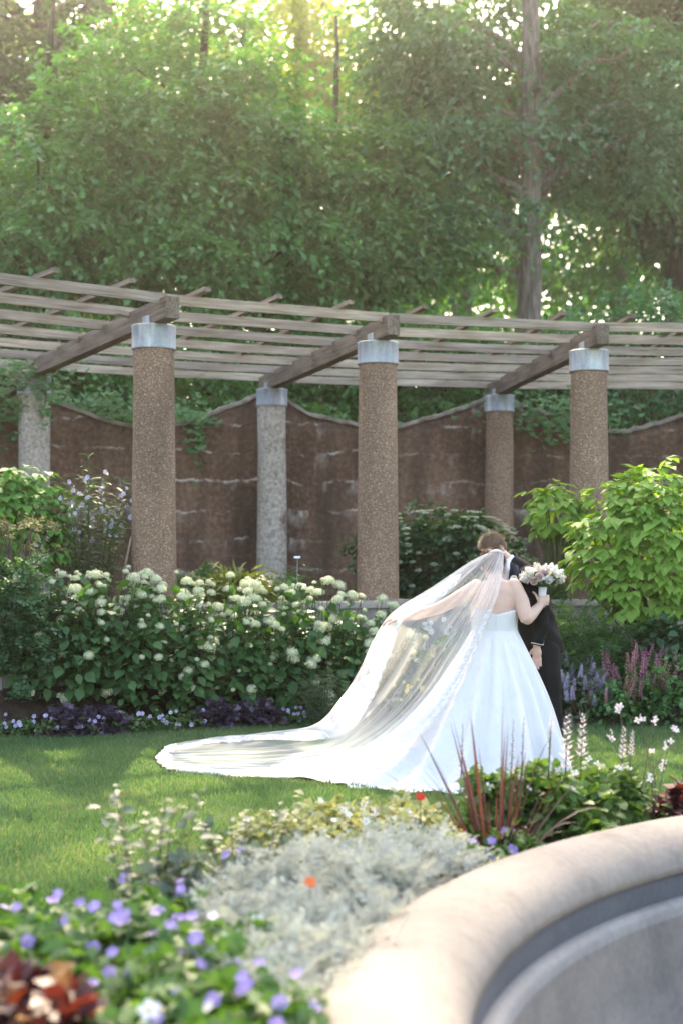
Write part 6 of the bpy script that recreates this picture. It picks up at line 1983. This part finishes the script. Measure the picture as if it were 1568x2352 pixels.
# ================================================================ lawn grass
g = np.random.default_rng(900)
nb = 330000
xs = g.uniform(-4.6, 5.2, nb * 2); ys = 4.2 + (14.2 - 4.2) * g.uniform(0, 1, nb * 2) ** 1.15
dF = np.hypot(xs - FC.x, ys - FC.y); dP = np.hypot(xs - PC.x, ys - PC.y)
edge = np.interp(np.degrees(np.arctan2(xs - PC.x, ys - PC.y)), [-60, -42, -27, -11, 10, 40], [11.3, 11.25, 10.85, 10.35, 10.3, 10.3])
fx = np.abs(xs) / np.maximum(ys, .1)
ok = (dF > 4.93 + g.normal(0, .03, nb * 2)) & (dP < edge + g.normal(.02, .04, nb * 2)) & (fx < .275)
# no blades under the gown and the veil
cells = set()
for q in (np.concatenate([S[S[..., 2] < .09], np.array([[p[0], p[1], 0] for p in SKHEM])])): cells.add((int(q[0] / .05), int(q[1] / .05)))
ang_ = np.arctan2(ys - BY, xs - BX); ang_ = np.where(ang_ > R(169.4), ang_ - 2 * np.pi, ang_)
ok &= ~(np.hypot(xs - BX, ys - BY) < np.interp(ang_, TH, DD) - .03)
ok &= np.array([(int(x_ / .05), int(y_ / .05)) not in cells for x_, y_ in zip(xs, ys)])
xs, ys = xs[ok][:nb], ys[ok][:nb]; nb = len(xs)
h = g.uniform(.028, .055, nb) * (1 + .25 * np.sin(xs * 2.1) * np.cos(ys * 1.7)); w = g.uniform(.0035, .006, nb)
a = g.uniform(0, 6.283, nb); ln = g.normal(0, .45, (nb, 2)) * h[:, None]
V = np.empty((nb, 3, 3))
V[:, 0] = np.stack([xs - np.cos(a) * w, ys - np.sin(a) * w, np.zeros(nb)], 1)
V[:, 1] = np.stack([xs + np.cos(a) * w, ys + np.sin(a) * w, np.zeros(nb)], 1)
V[:, 2] = np.stack([xs + ln[:, 0], ys + ln[:, 1], h], 1)
M['grass'] = leaf_mat('grass blades', (.085, .172, .070), (.160, .240, .115), .42, .5, (1.08, 1.18, .62), .25, rare=(.28, .275, .17))
# broad noise patches, darker and cooler to paler and warmer
nt = M['grass'].node_tree
pr = [n for n in nt.nodes if n.type == 'BSDF_PRINCIPLED'][0]; src = pr.inputs['Base Color'].links[0].from_socket
tcn = nd(nt, 'ShaderNodeTexCoord'); pn = nd(nt, 'ShaderNodeTexNoise'); pn.inputs['Scale'].default_value = 1.1; pn.inputs['Detail'].default_value = 6
nt.links.new(tcn.outputs['Object'], pn.inputs['Vector'])
pc = mixc(nt, 1.0, src, ramp(nt, pn.outputs['Fac'], [(0.34, (.72, .84, .80)), (0.52, (1, 1, 1)), (0.68, (1.38, 1.22, 1.15))]), 'MULTIPLY')
for l in list(src.links):
    if l.to_node.type != 'MIX' or l.to_socket != pc.node.inputs[6]: nt.links.new(pc, l.to_socket)
gr = link('grass', mesh_np('grass', V.reshape(-1, 3), np.arange(nb * 3).reshape(-1, 3)), None, M['grass'])
tag(gr, 'mown green lawn between the fountain and the flower bed', 'lawn', kind='stuff')

# ================================================================ haze
bm = bmesh.new()
box_bm(bm, (262, 262, 40), Matrix.Translation((PC.x, PC.y, 18.5)))
hz = link('haze', mesh_bm('haze', bm))
m, nt, out = mat_new('haze')
pv = nd(nt, 'ShaderNodeVolumePrincipled')
pv.inputs['Color'].default_value = (1.0, .97, .86, 1)
pv.inputs['Density'].default_value = 0.0012
pv.inputs['Anisotropy'].default_value = 0.88
nt.links.new(pv.outputs[0], out.inputs['Volume'])
hz.data.materials.append(m)
tag(hz, 'thin sunlit haze filling the air of the garden', 'haze', kind='stuff')
